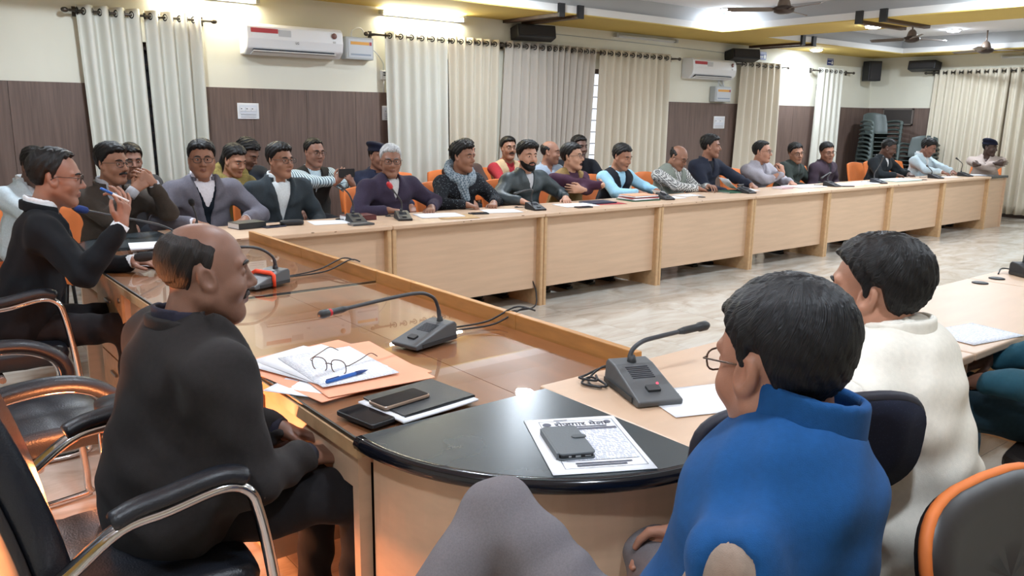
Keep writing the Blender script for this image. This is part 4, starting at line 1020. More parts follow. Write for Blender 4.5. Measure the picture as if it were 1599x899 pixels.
def strand_attr(o, v):
    """v: vertices in head coordinates"""
    x, y = v[:, 0], v[:, 1]+.05; a = np.arctan2(x, y)
    rr = np.sqrt(x*x+y*y+(v[:, 2]-.11)**2)
    at = o.data.attributes.new('strand', 'FLOAT_VECTOR', 'POINT')
    wv = a+.35*np.sin(rr*30)
    at.data.foreach_set('vector', np.stack([np.cos(wv), np.sin(wv), rr*6], 1).astype(F32).ravel())
M_LIP = mat('lips', (104, 66, 56), .5); M_EYEW = mat('eye_white', (206, 198, 192), .25); M_IRIS = mat('iris', (26, 18, 16), .15); M_MOUTH = mat('mouth_dark', (44, 18, 18), .6)
M_SHOE = mat('black_shoe', (26, 24, 24), .35)
def person(label, head, crown, face, lean=.12, yaw=0, pitch=0., roll=0., wr=None, wl=None, skin=(150, 108, 84), hair=None, hp=None, top='suit', c1=None, c2=None, c3=None,
           glasses=None, facial=None, h=.013, hh=.0062, group=None, pole_r=None, pole_l=None, hand_r=None, hand_l=None, width=1., fat=0., hands=True, side=0., seat=.46,
           trousers=(40, 42, 48), knees=None, ankles=None, brow=True, hat=None, scarf=None, vest=None, tie=None, eyes=True, hcol=(17, 15, 15), base=None, hs=1., wrinkle=1., no_legs=False, ksm=1., arm_off=.052, coll=.062, shdrop=0., ctilt=.25, cup=.040, crad=.080, cflare=.12):
    """one seated person. head: x, y of the head centre; face: heading of the body in degrees; yaw/pitch: head turn (own left +) and nod"""
    hp = dict(hp or {}); hair = dict(hair or {}); th = R(face); rz = th-PI/2
    S = (crown-.775+ (.46-seat))/(.57*math.cos(lean))
    up = np.array([math.sin(side), math.sin(lean), math.cos(lean)]); up /= np.linalg.norm(up)
    pel = np.array([0, 0, seat+.09]); fw = np.array([0, math.cos(lean), -math.sin(lean)]); lat = np.array([1., 0, 0])
    lat = lat-(lat@up)*up; lat /= np.linalg.norm(lat); fw = np.cross(up, lat)
    nb = pel+up*.50*S; piv = pel+up*.565*S+fw*.008
    Rm = rotm(R(yaw), R(pitch), R(roll)); hc = piv+Rm @ np.array([0, .026, .105])
    cr, sr = math.cos(rz), math.sin(rz)
    ox = head[0]-(hc[0]*cr-hc[1]*sr); oy = head[1]-(hc[0]*sr+hc[1]*cr)
    sw = .172*width
    ST = S*.97
    shr, shl = nb-up*(.055*S+shdrop)+lat*sw, nb-up*(.055*S+shdrop)-lat*sw
    def w2l(p):  # world target to local
        x, y = p[0]-ox, p[1]-oy; return np.array([x*cr+y*sr, -x*sr+y*cr, p[2]])
    l1, l2 = .285*max(S, .86), .25*max(S, .86)
    wrt = w2l(wr) if wr is not None else np.array([.13, .40, .79]); wlt = w2l(wl) if wl is not None else np.array([-.13, .40, .79])
    er, wrt = ik(shr, wrt, l1, l2, pole_r if pole_r is not None else (.6, -.35, -.7)); el, wlt = ik(shl, wlt, l1, l2, pole_l if pole_l is not None else (-.6, -.35, -.7))
    body_mats = [skin_mat(skin), mat('lips_%d_%d_%d' % skin, (int(skin[0]*.80), int(skin[1]*.70), int(skin[2]*.72)), .45), M_MOUTH]; nhead = [0]
    # ---- body: head, neck, trunk, arms and hands
    def headneck(P):
        q = to_local(P, Rm/hs, hc)
        q = tuple(c/hs if False else c for c in q)
        d = head_sdf(q, hp, hh < .005)*hs
        nk = cap(P, nb-up*.01-fw*.012, piv+Rm @ np.array([0, .0, .045]), .060+.004*fat, .056+.004*fat)
        d = smin(d, nk, .022)
        return smin(d, cap(P, nb-up*.03*S+lat*.07, nb-up*.03*S-lat*.07, .05), .05)
    lo = np.minimum(hc-.15, nb-.14); hi = np.maximum(hc+.15, nb+.12); lo[2] = nb[2]-.1; hi[2] = hc[2]+.145
    pieces = [surf(headneck, lo, hi, hh)]; nhead[0] = len(pieces[0][1])
    def trunk(P):
        d = cap(P, pel, nb-up*.08, .11, .10)
        for a, b, c in ((shr, er, wrt), (shl, el, wlt)): d = smin(d, smin(cap(P, a, b, .036, .032), cap(P, b, c, .032, .024), .02), .03)
        return d
    allp = np.array([pel, nb, shr, shl, er, el, wrt, wlt])
    pieces.append(surf(trunk, allp.min(0)-.15, allp.max(0)+.12, .028))
    fr, fl_ = (wrt-er)/np.linalg.norm(wrt-er), (wlt-el)/np.linalg.norm(wlt-el)
    hhand = max(.0048, min(.0062, hh))
    if hands:
        for right, w_, f_, e_, hd in ((True, wrt, fr, er, hand_r), (False, wlt, fl_, el, hand_l)):
            hd = dict(hd or {}); d_ = hd.pop('d', None); n_ = hd.pop('n', (0, 0, -1))
            if d_ is None: d_ = f_*1.0+np.array([0, 0, -.15])
            elif hd.pop('world', False): d_ = np.array([d_[0]*cr+d_[1]*sr, -d_[0]*sr+d_[1]*cr, d_[2]]); n_ = np.array([n_[0]*cr+n_[1]*sr, -n_[0]*sr+n_[1]*cr, n_[2]])
            pieces.append(hand_mesh(hhand, (e_+(w_-e_)*.5, w_, .03, .024), w_, d_, n_, right, **{**dict(curl=.45), **hd}))
    def midx(V, Q):
        c = V[Q].mean(1); q = (c-hc) @ Rm
        m = np.zeros(len(Q), int); lip = (q[:, 1] > .078) & (np.abs(q[:, 0]) < .0225*(1-.4*np.abs(q[:, 2]+.064)/.012)) & (np.abs(q[:, 2]+.0645) < .0095)
        if hp.get('open'):
            r = (q[:, 0]/.019)**2+((q[:, 2]+.07)/.018)**2; lip = (r < 1.5) & (q[:, 1] > .06); m[lip] = 1; m[(r < .95) & (q[:, 1] > .055) & (q[:, 1] < .094)] = 2
        else: m[lip] = 1
        m[nhead[0]:] = 0
        return m
    if base is not None: pass
    root = np_obj('person', pieces, body_mats, None, midx)
    root.location = (ox, oy, 0); root.rotation_euler = (0, 0, rz); tag(root, label, 'person', group)
    HM = Matrix(Rm.tolist()).to_4x4(); HM.translation = Vector(hc.tolist())
    # ---- face
    if eyes:
        for s in (-1, 1):
            mb = MB(); mb.cur = 0; mb.ball((s*.031, .0775, .0062), (.0122, .0095, .0062), 12, 8)
            mb.cur = 1; mb.ball((s*.031, .0842, .0062), (.0062, .0040, .0056), 10, 6)
            e = mb.build('eye', [M_EYEW, M_IRIS], root); e.matrix_local = HM
    if brow:
        mb = MB()
        for s in (-1, 1): mb.tube(smooth_path([(s*.013, .0935, .026), (s*.03, .0905, .0315), (s*.048, .078, .0265)], 4), [.0034]*3+[.0044]*4+[.003]*2, 6)
        e = mb.build('eyebrows', hair_mat(hcol), root); e.matrix_local = HM
    hm = hair_mat(hair.get('col', hcol))
    if not hair.get('none'):
        def hf(P):
            return hair_sdf(P, hair, hp)
        hv = hair.get('h', hh)
        v, q = surf(hf, (-.115, -.15, -.11), (.115, .13, .18), hv)
        v0 = v; v = v @ Rm.T+hc
        strand_attr(np_obj('hair', [(v.astype(F32), q)], [hm], root), v0)
        if hair.get('bun') or hair.get('long'):
            def lf(P):
                d = cap(P, (0, -.09, .03), (0, -.115, -.06), .05, .045)
                return smin(d, cap(P, (.0, -.1, -.05), (.03, -.085, -.22), .045, .02), .03)
            v, q = surf(lf, (-.12, -.2, -.28), (.12, .02, .12), .007); strand_attr(np_obj('hair_tail', [((v @ Rm.T+hc).astype(F32), q)], [hm], root), v)
    if facial:
        def ff(P):
            X, Y, Z = P; d = head_sdf(P, hp)-facial.get('t', .0035)
            r = None
            if 'mous' in facial: r = np.maximum(np.abs(X)-.031, np.abs(Z+.0485+.25*np.abs(X))-.0075)
            if 'beard' in facial:
                b = np.maximum(np.maximum(-.052-Z, .0-Y*1.0-.0), -Z-.13); b = np.maximum(-(Z+.03+.9*(np.clip(Y-.045, 0, 1))), .005-Y)*0+np.maximum(Z+.038+.55*np.clip(Y-.03, 0, 1)-.12*np.clip(.05-Y, 0, .1), .002-Y)
                b = np.maximum(b, -ell((X, Y-.09, Z+.065), (0, 0, 0), (.024, .03, .010)))
                r = b if r is None else np.minimum(r, b)
            return np.maximum(np.maximum(d, r), .035-Y if 'beard' not in facial else .0-Y)
        v, q = surf(ff, (-.1, -.02, -.15), (.1, .13, .02), min(hh*.8, .005)); np_obj('facial_hair', [((v @ Rm.T+hc).astype(F32), q)], [hair_mat(facial.get('col', hcol))], root)
    if glasses:
        gm, gw = glasses if isinstance(glasses, tuple) else (glasses, .037)
        e = MB();
        for s in (-1, 1): e.tube(rim_pts(s*.034, gw, .025, .7, 16), .0017, 6, closed=True)
        e.tube([(-.012, 0, .005), (0, .002, .008), (.012, 0, .005)], .0017, 6)
        for s in (-1, 1): e.tube([(s*.059, 0, .007), (s*.076, -.01, .008), (s*.084, -.09, .008), (s*.082, -.115, -.008)], .0016, 6)
        o = e.build('glasses', gm, root); o.matrix_local = HM @ Matrix.Translation((0, .1, .0055))
        e = MB()
        for s in (-1, 1): p = rim_pts(s*.034, gw, .025, .7, 16); e.add(p, [tuple(range(16))])
        l = e.build('lenses', M_LENS, o)
    if hat == 'beret':
        def bf(P):
            X, Y, Z = P; d = skull(P, hp)-.016; d = smax(d, .052+.12*(-Y)*0-Z, .008); b = ell((X-.02, Y+.02, Z-.098-.28*X), (0, 0, 0), (.084, .099, .038)); return smin(smax(d, Z-.13, .01), b, .02)
        v, q = surf(bf, (-.15, -.17, .02), (.16, .14, .18), .006); np_obj('beret', [((v @ Rm.T+hc).astype(F32), q)], [fabric('beret_cloth', (26, 28, 46))], root)
    # ---- clothes
    fy = 1.42-.12*fat
    def spine(P):
        x, y, z = P[0]-pel[0], P[1]-pel[1], P[2]-pel[2]; u_, f_, l_ = up.astype(F32), fw.astype(F32), lat.astype(F32)
        return x*l_[0]+y*l_[1]+z*l_[2], x*f_[0]+y*f_[1]+z*f_[2], x*u_[0]+y*u_[1]+z*u_[2]
    def wr_noise(P, k=1.):
        X, Y, Z = P
        return k*wrinkle*(.0035*np.sin(31*Z+9*X+6*np.sin(13*Y+4*Z))+.0028*np.sin(23*X-37*Z+4*np.sin(17*Y))+.0018*np.sin(61*Z+23*Y+15*X))
    def torso(P, off=0., shoulders=True):
        v, w, u = spine(P); Q = (v, w*fy, u)
        d = cap(Q, (0, 0, .10*S), (0, .0, .395*S), (.150+.02*fat)*width+off, .148*width+off)/1.16
        d = smin(d, ell((v, w-.03*fat, u-.13*S), (0, 0, 0), ((.165+.02*fat)*width+off, .118+.05*fat+off, .17*S+off)), .05)
        d = smin(d, ell((v, w+.005, u), (0, 0, 0), (.175*width+off, .125+off, .12+off)), .05)
        if shoulders:
            for s_ in (shr, shl):
                d = smin(d, cap(P, nb-up*.016*S-fw*.012, s_-up*.006, .041+off, .060+off), .035)
        d = smin(d, cap(P, nb-up*.11*S+lat*.085+fw*.02, nb-up*.11*S-lat*.085+fw*.02, .085+off, .085+off), .05)
        return d
    def arms(P, d, ru=.062, rf=.047, rc=.038, k=.055, upto=1.):
        for a, b, c in ((shr, er, wrt), (shl, el, wlt)):
            c2_ = b+(c-b)*(.9*upto)
            q = smin(cap(P, a, b, ru, ru*.88), cap(P, b, c2_, ru*.86, rc), .02); d = smin(d, q, k*ksm)
        return d
    def neckcut(P, d, r=.0, up0=.0):
        q = cap(P, nb+up*(.028+up0)-fw*.004, piv+up*.2+fw*.03, .058+.004*fat+r, .075)
        return smax(d, -q, .008)
    lo = allp.min(0)-.16; hi = allp.max(0)+.14; lo[2] = min(pel[2]-.10, lo[2]+.06); hi[2] = max(nb[2]+.17, max(shr[2], shl[2], er[2], el[2], wrt[2], wlt[2])+.09); lo[1] -= .03
    topu = .5*S
    def vcut(P, u0, hw, wmin=.0):
        v, w, u = spine(P); f_ = np.clip((u-u0)/(topu-u0), 0, 1.25)
        return np.maximum(np.maximum(np.abs(v)-f_*hw, u0-u), wmin-w), v, w, u
    def hem(P, d, u0=-.06):
        v, w, u = spine(P); return smax(d, u0-u, .01)
    def collar(name, m, r=.064, hgt=.045, open_=.6, up0=.0, th_=.006, flare=.12):
        def cf(P):
            v, w, u = spine(P); u = u-topu-up0; w = w+.010*(ctilt > 0)+ctilt*u; rad = np.sqrt(v*v+(w*1.0)**2)
            d = np.maximum(np.abs(rad-(r+flare*(hgt-u)*.6))-th_, np.abs(u-hgt*.5)-hgt*.55)
            d = np.maximum(d, w*.9-.01-open_*.06+np.abs(v)*-.55)
            return d
        c = nb+up*.02
        v, q = surf(cf, c-.13, c+.13, min(h, .007)); return np_obj(name, [(v, q)], [m], root)
    m1 = c1 if not isinstance(c1, tuple) else fabric('cloth_%d_%d_%d' % c1, c1)
    m2 = c2 if not isinstance(c2, tuple) else fabric('cloth_%d_%d_%d' % c2, c2)
    m3 = c3 if not isinstance(c3, tuple) else fabric('cloth_%d_%d_%d' % c3, c3)
    def outer(name, m, off, sleeves, u0=None, hw=.07, lap=.0, ru=.066, rc=.042, upto=1., hem0=-.06, neck=.004, k=1.):
        def of(P):
            d = torso(P, off)
            if sleeves: d = arms(P, d, ru, rc=rc, upto=upto)
            else:
                for s_, sg in ((shr, 1), (shl, -1)):   # armhole
                    d = smax(d, -(cap(P, s_+up*.02+lat*sg*arm_off, s_+lat*sg*(arm_off+.023)-up*.12*S, .05, .075)), .012)
            d = d+wr_noise(P, k)
            if u0 is not None:
                c, v, w, u = vcut(P, u0, hw)
                if lap: d = d-lap*np.clip(1-np.abs(c-.022)/.024, 0, 1)*(w > 0)*np.clip((c)/.004, 0, 1)
                d = smax(d, -c, .004)
            return neckcut(P, hem(P, d, hem0), neck)
        l2_, h2_ = lo.copy(), hi.copy()
        return np_obj(name, [surf(of, l2_, h2_, h)], [m], root)
    def shirt(m, sleeves=False, off=-.012, ru=.056, rc=.036, upto=1., nk=.002):
        def sf(P):
            d = torso(P, off)
            if sleeves: d = arms(P, d, ru, rc=rc, upto=upto)+wr_noise(P, .8)
            return neckcut(P, hem(P, d, -.03), nk, -.01)
        o = np_obj('shirt', [surf(sf, lo, hi, h)], [m], root); return o
    cuffm = m2
    if top == 'suit':        # open jacket over a shirt
        outer('jacket', m1, .008, True, .2*S, .066, .010, .066, .044, .96, -.09)
        shirt(m2); collar('collar', m2, .066, .062, .42, .010, .006)
        for w_, f_ in ((wrt, fr), (wlt, fl_)):
            MB().tube([Vector((w_-f_*.05).tolist()), Vector((w_+f_*.006).tolist())], [.036, .034], 14).build('shirt_cuff', m2, root)
        collar('jacket_collar', m1, .08, .040, .25, .010, .010)
        if m3 is not None:  # a sweater or waistcoat between shirt and jacket
            outer('sweater', m3, -.003, False, .34*S, .06, 0, hem0=-.03)
    elif top == 'jacket':    # zipped jacket with a stand collar
        outer('jacket', m1, .008, True, .36*S, .04, .0, .068, .044, .96, -.06)
        shirt(m2); collar('jacket_collar', m1, .07, .05, .55, -.01, .008)
        collar('collar', m2, .061, .04, .5)
    elif top == 'sweater':
        outer('sweater', m1, .006, True, None, ru=.063, rc=.041, upto=.96)
        if m2 is not None: collar('collar', m2, .061, .035, .5)
    elif top == 'shirt':
        outer('shirt', m1, .0, True, .44*S, .03, 0, ru=.06, rc=.04, upto=.95); collar('collar', m1, .063, .04, .55)
    elif top == 'vest':      # sleeveless vest over a sleeved shirt
        shirt(m2, True, -.02 if vest == 'closed' else -.004, .06, .042, .96, .02 if vest == 'closed' else .002); outer('vest', m1, .012, False, (.3*S if vest != 'closed' else None), .055, 0, neck=-.008 if vest == 'closed' else .004)
        if vest == 'closed': collar('vest_collar', m1, crad, coll, .62, cup-(.062-coll)*.6, .008, cflare)
        else:
            collar('collar', m2, .061, .042, .5)
            if vest == 'puffer': collar('vest_collar', m1, .078, .04, .3, -.014, .012)
    if tie is not None:
        mb = MB(); p0 = nb+fw*(.118-.0)+up*-.02
        pts = [pel+up*(.47*S)+fw*.075, pel+up*(.40*S)+fw*.118, pel+up*(.25*S)+fw*.135]
        mb.tube([Vector(p.tolist()) for p in pts], [.012, .018, .026], 8, flat=1.0); o = mb.build('tie', fabric('tie_%d_%d_%d' % tie, tie), root)
    if scarf is not None:
        def cf(P):
            v, w, u = spine(P); u = u-topu; w2 = w-.01
            ring = np.sqrt((np.sqrt((v*.85)**2+(w2+.0)**2)-.092)**2+((u-.035+.55*np.clip(w2, -.1, .2))*.8)**2)-.034
            dr = cap(P, nb+fw*.10-up*.07+lat*.03, nb+fw*.135-up*.16, .045, .035)
            return smin(ring, dr, .03)+.004*np.sin(60*P[2]+25*P[0]+8*np.sin(30*P[1]))
        np_obj('scarf', [surf(cf, nb-.24, nb+.22, h*.8)], [scarf], root)
    # ---- legs
    if not no_legs:
        kn = knees or ((.13, .43, seat+.06), (-.13, .43, seat+.06)); an = ankles or ((.13, .40, .09), (-.13, .40, .09))
        if knees: kn = [w2l(k) for k in knees]
        if ankles: an = [w2l(k) for k in ankles]
        hips = (pel+np.array([.085, .02, -.01]), pel+np.array([-.085, .02, -.01]))
        def lf(P):
            d = ell(P, pel+np.array([0, -.01, .0]), (.17*width, .13, .10))
            for a, b, c in zip(hips, kn, an):
                q = smin(cap(P, a, b, .083, .066), cap(P, b, c, .062, .048), .03); d = smin(d, q, .03)
            return d+wr_noise(P, .8)
        pts = np.array([*hips, *kn, *an]); hl = .02 if h > .01 else .009
        tm_ = trousers if not isinstance(trousers, tuple) else fabric('trouser_%d_%d_%d' % trousers, trousers)
        np_obj('trousers', [surf(lf, pts.min(0)-.16, pts.max(0)+.14, hl)], [tm_], root)
        for a in an:
            d0 = np.array([0, 1., 0])
            mb = MB(); mb.ball((0, .07, 0), (.045, .13, .04), 12, 8).box(-.035, .035, -.05, .18, -.045, -.025)
            o = mb.build('shoe', M_SHOE, root); o.location = (a[0], a[1], max(.045, a[2]-.045))
    return root
# ---------------------------------------------------------------- chairs
M_ORANGE = mat('orange_upholstery', (226, 122, 56), .65, var=.06, scale=9); M_BLEATH = mat('black_leather', (26, 29, 36), .38, var=.15, scale=14, bump=.25, bscale=220)
M_MESHN = two_tone('navy_mesh', 'dots', (22, 26, 44), (34, 39, 60), 170, .85, .22); M_BSHELL = mat('black_shell', (40, 36, 36), .45)
def grid_shell(fn, nu, nv, th, m, name, parent, sm=True):
    """a curved slab; fn(u, v) gives the front surface point"""
    P = [[Vector(fn(i/nu, j/nv)) for i in range(nu+1)] for j in range(nv+1)]; vs = []; fs = []
    for j in range(nv+1):
        for i in range(nu+1): vs.append(P[j][i])
    for j in range(nv):
        for i in range(nu): a = j*(nu+1)+i; fs.append((a, a+1, a+nu+2, a+nu+1))
    o = MB().add(vs, fs, sm).build(name, m, parent); s = o.modifiers.new('t', 'SOLIDIFY'); s.thickness = th; s.offset = 0
    b = o.modifiers.new('b', 'BEVEL'); b.width = th*.3; b.segments = 2; b.limit_method = 'ANGLE'; b.angle_limit = R(50)
    return o
def hall_chair(loc, rz, label, m=None, group='orange hall chairs'):
    m = m or M_ORANGE
    e = empty('chair', loc, rz, label, 'chair', group)
    def back(u, v):
        x = (u-.5)*.44*(1-.12*v**3); y = -.2-.09*v-.03*(1-(2*u-1)**2)+.0; return (x, y, .56+.36*v-.02*(2*u-1)**2*v)
    grid_shell(back, 8, 6, .03, m, 'backrest', e)
    MB().rbox(-.22, .22, -.2, .22, .41, .455, .05, 4, zr=.014).build('seat', m, e)
    for sx in (-1, 1):
        MB().tube([(sx*.19, .17, .41), (sx*.2, .2, 0)], .012, 8).build('leg', M_BLACK, e)
        MB().tube([(sx*.19, -.16, .41), (sx*.2, -.22, 0)], .012, 8).build('leg', M_BLACK, e)
        MB().tube([(sx*.16, -.15, .42), (sx*.17, -.22, .5), (sx*.17, -.25, .66)], .012, 8).build('back_support', M_BLACK, e)
    return e
HC = None
def seat_for(p, label):
    """an orange chair under a seated person"""
    global HC
    x, y, _ = p.location; a = p.rotation_euler.z
    loc = (x+math.sin(a)*.02, y-math.cos(a)*.02, 0)
    if HC is None: HC = hall_chair(loc, a, label); return HC
    return copy_tree(HC, loc, a, label)
def office_chair(loc, rz, label, arms='bar'):
    """black leather cantilever chair with chrome arms; faces +y"""
    e = empty('office_chair', loc, rz, label, 'chair', 'black leather office chairs')
    def back(u, v):
        x = (u-.5)*(.50-.04*v); y = -.17-.06*v-.13*v*v*.9+.05*(2*u-1)**2; return (x, y, .47+.64*v-.03*(2*u-1)**4*v)
    def shell(u, v): p = back(u, v); return (p[0]*1.03, p[1]-.05, p[2])
    grid_shell(back, 10, 10, .075, M_BLEATH, 'backrest', e); grid_shell(shell, 10, 10, .02, M_BSHELL, 'back_shell', e)
    def seat(u, v):
        q = .006*(abs(math.sin(u*PI*3)))**.4*(abs(math.sin(v*PI*3)))**.4
        return ((u-.5)*.5, -.24+.5*v, .455+.012*math.sin(PI*u)+q-.03*max(0, v-.8)*5*.3)
    grid_shell(seat, 18, 18, .09, M_BLEATH, 'seat', e)
    for s in (-1, 1):
        x = s*.285
        if arms == 'bar':
            path = smooth_path([(x, -.2, .575), (x, -.13, .62), (x, -.03, .69), (x, .06, .705), (x, .17, .725), (x, .225, .705), (x, .248, .65), (x, .272, .5), (x, .29, .3), (x, .3, .06), (x, .26, .02), (x, .1, .015), (x, -.25, .015)], 5)
            MB().tube(path, .014, 8, flat=1.7).build('arm_frame', M_CHROME, e)
            pad = smooth_path([(x, -.045, .706), (x, -.0, .724), (x, .06, .734), (x, .17, .752), (x, .228, .735)], 5)
            MB().tube(pad, [.016]+[.02]*(len(pad)-2)+[.015], 10, flat=1.35).build('arm_pad', M_BLEATH, e)
            MB().lathe([(.022, -.02), (.022, .02), (.014, .022), (.014, .026)], 16, Matrix.Translation((x, -.2, .575)) @ Matrix.Rotation(s*PI/2, 4, 'Y')).build('bolt', M_STEEL, e)
        else:
            path = smooth_path([(x, -.25, .58), (x, -.16, .64), (x, -.02, .665), (x, .12, .655), (x, .22, .6), (x, .255, .53), (x, .23, .45)], 6)
            MB().tube(path, [.022]*8+[.027]*(len(path)-8), 12, flat=1.2).build('arm_pad', M_BLEATH, e)
            inn = [p+Vector((0, -.0, -.022)) if k < len(path)*.6 else p+Vector((0, -.024, 0)) for k, p in enumerate(path)]
            MB().tube(inn, .01, 8, flat=1.8).build('arm_frame', M_CHROME, e)
            MB().tube(smooth_path([(x, .2, .46), (x, .27, .3), (x, .29, .06), (x, .25, .02), (x, -.25, .015)], 6), .014, 8).build('leg', M_CHROME, e)
    MB().tube([(-.285, .0, .40), (.285, .0, .40)], .014, 8).build('cross_bar', M_CHROME, e)
    MB().tube([(-.285, -.25, .015), (.285, -.25, .015)], .014, 8).build('floor_bar', M_CHROME, e)
    return e
def mesh_chair(loc, rz, label, cloth, rim, tilt=.12, h0=.62, h1=1.02, w=.5, armm=None, rr_=.02, bar=True):
    """swivel chair; rounded backrest with a rim, facing +y"""
    e = empty('swivel_chair', loc, rz, label, 'chair')
    n = 40
    def outline(k):
        a = 2*PI*k/n; c, s = math.cos(a), math.sin(a); return (math.copysign(abs(c)**.55, c)*w/2, (h0+h1)/2+math.copysign(abs(s)**.6, s)*(h1-h0)/2)
    def bend(x, z): return -.25-tilt*(z-h0)/(h1-h0)+.35*x*x
    mb = MB(); rows = []
    for rr in (0, .35, .7, 1):
        for k in range(n):
            x, z = outline(k); z = (h0+h1)/2+(z-(h0+h1)/2)*rr; x *= rr; rows.append((x, bend(x, z), z))
    fs = []
    for r in range(3):
        for k in range(n): fs.append((r*n+k, r*n+(k+1) % n, (r+1)*n+(k+1) % n, (r+1)*n+k))
    o = mb.add(rows, fs, True).build('backrest', cloth, e); so = o.modifiers.new('t', 'SOLIDIFY'); so.thickness = .04; so.offset = 0
    MB().tube([Vector((x, bend(x, z), z)) for x, z in [outline(k) for k in range(n)]], rr_, 8, closed=True).build('back_rim', rim, e)
    MB().rbox(-.24, .24, -.22, .24, .41, .47, .08, 5, zr=.02).build('seat', cloth, e)
    if bar: MB().tube(smooth_path([(0, -.1, .4), (0, -.27, .45), (0, -.29, .62), (0, -.31, .72)]), .025, 8).build('back_bar', M_BLACK, e)
    MB().tube([(0, 0, .1), (0, 0, .41)], .028, 12).build('column', M_CHROME, e)
    for k in range(5):
        a = 2*PI*k/5+.3; MB().tube([(0, 0, .12), (.29*math.cos(a), .29*math.sin(a), .075)], [.03, .018], 8).build('base_arm', M_BLACK, e)
        MB().ball((.29*math.cos(a), .29*math.sin(a), .03), .03, 10, 6).build('caster', M_BLACK, e)
    if armm:
        for s in (1,):
            MB().tube(smooth_path([(s*.27, .08, .42), (s*.29, .08, .55), (s*.29, .02, .645)]), .016, 8).build('arm_post', M_ORANGE, e)
            MB().rbox(s*.29-.035, s*.29+.035, -.12, .13, .645, .675, .03, 4, zr=.008).build('arm_pad', armm, e)
    return e
# stacked plastic chairs in the corner
M_PLAS = mat('dark_green_plastic', (72, 82, 80), .45)
def plastic_chair_meshes():
    def back(u, v):
        x = (u-.5)*(.42+.04*math.sin(PI*v)); return (x, -.2-.1*v+.09*(2*u-1)**2, .42+.36*v-.04*(2*u-1)**2*v)
    out = []
    e = empty('plastic_chair', (13.9, 7.32, 0), R(150), 'dark plastic chair, lowest of the tall stack in the corner', 'chair', 'stacked dark plastic chairs')
    grid_shell(back, 8, 6, .012, M_PLAS, 'backrest', e)
    grid_shell(lambda u, v: ((u-.5)*.44, -.2+.42*v, .42-.015*math.sin(PI*u)*math.sin(PI*v)+.01*v), 6, 6, .012, M_PLAS, 'seat', e)
    for sx in (-1, 1):
        MB().tube(smooth_path([(sx*.24, -.2, .62), (sx*.27, 0, .64), (sx*.27, .17, .625), (sx*.26, .2, .58)]), .02, 6, flat=1.5).build('armrest', M_PLAS, e)
        MB().tube([(sx*.26, .2, .6), (sx*.24, .22, 0)], [.02, .014], 6).build('leg', M_PLAS, e)
        MB().tube([(sx*.22, -.2, .45), (sx*.25, -.27, 0)], [.02, .014], 6).build('leg', M_PLAS, e)
    return e
ORD = ['topmost'] + [w+' from the top' for w in 'second third fourth fifth sixth seventh eighth ninth tenth eleventh twelfth thirteenth'.split()]
pc = plastic_chair_meshes(); NST = 13
for k in range(1, NST):
    c = copy_tree(pc, (13.9+.004*k, 7.32, .072*k), R(150), 'dark plastic chair, %s of the tall corner stack' % ORD[NST-1-k])
for k in range(8):
    copy_tree(pc, (14.16, 6.72, .07*k), R(95), 'dark plastic chair, %s of the lower stack beside the tall one' % ORD[7-k])
e = empty('display_board', (XR-.02, 7.32, 1.58), 0, 'dark framed board on the walnut panel behind the stacked chairs', 'board')
MB().box(-.03, 0, -.26, .26, -.13, .13).build('panel', mat('dark_board', (58, 52, 50), .5), e)
for q in ((-.27, .27, .12, .14), (-.27, .27, -.14, -.12), (-.27, -.25, -.14, .14), (.25, .27, -.14, .14)): MB().box(-.036, 0, *q).build('frame', mat('board_frame', (112, 104, 98), .5), e)

office_chair((.36, 1.93, 0), -PI/2-R(2), 'black leather office chair with chrome arm under the bald man', 'bar')
office_chair((.30, 3.06, 0), -PI/2+R(6), 'empty black leather office chair between the bald man and the man raising his hand', 'loop')
office_chair((.36, 4.12, 0), -PI/2, 'black leather office chair under the man raising his hand', 'bar')
hall_chair((.12, 4.78, 0), -PI/2+R(150), 'white chair with curved back behind the speaker at the picture edge', M_WPLASTIC, None)
# ---------------------------------------------------------------- the people
M_CHECK = two_tone('check_shirt', 'check', (226, 226, 222), (58, 58, 62), 80); M_DOTS = two_tone('dotted_sweater', 'dots', (30, 32, 38), (130, 145, 152), 75, .85, .2)
M_SCARF = two_tone('woven_scarf', 'check', (92, 108, 120), (152, 164, 172), 60); M_STRIPE = two_tone('striped_shirt', 'stripe', (206, 222, 228), (72, 96, 112), 22, .8, .7)
M_LJ = mat('green_black_leather', (50, 60, 64), .5, var=.2, scale=14, bump=.35, bscale=90)
M_DUP = fabric('dupatta', (140, 126, 74), .3)
M_PUFF = fabric('grey_puffer', (128, 134, 126), .12)
def up_hand(**k): return k
BL = (26, 28, 34)
P = {}
# --- three men close to the camera and the speaker
P['bald'] = person('bald man with a moustache in a black suit, hands in his lap, seen from behind', (.625, 1.97), 1.25, 2, lean=.20, yaw=-14, pitch=2, wr=(.80, 1.83, .655), wl=(.80, 2.0, .67), skin=(128, 92, 76),
    hair=dict(bald=.098, rec=.03, t=.0065, top=.007, rough=.0008, strand=.0004, low=-.018, h=.0032, fade=.03), hp=dict(fat=.9, w=1.04), facial=dict(mous=1, t=.004, col=(46, 40, 38)), c1=(43, 40, 40), c2=(46, 45, 58), h=.0085, hh=.0036, width=1.16, fat=.8,
    hand_r=dict(d=(1, .25, -.25), n=(-.1, .2, -1), world=True, curl=.45), hand_l=dict(d=(1, -.5, -.3), n=(0, -.3, -1), world=True, curl=.45), trousers=(30, 28, 30), top='suit', hcol=(30, 25, 23),
    knees=((.93, 1.78, .545), (.93, 2.06, .54)), ankles=((.92, 1.8, .1), (.92, 2.08, .1)), pole_r=(.5, -.25, -.8), pole_l=(-.5, -.25, -.8), ksm=1.7)
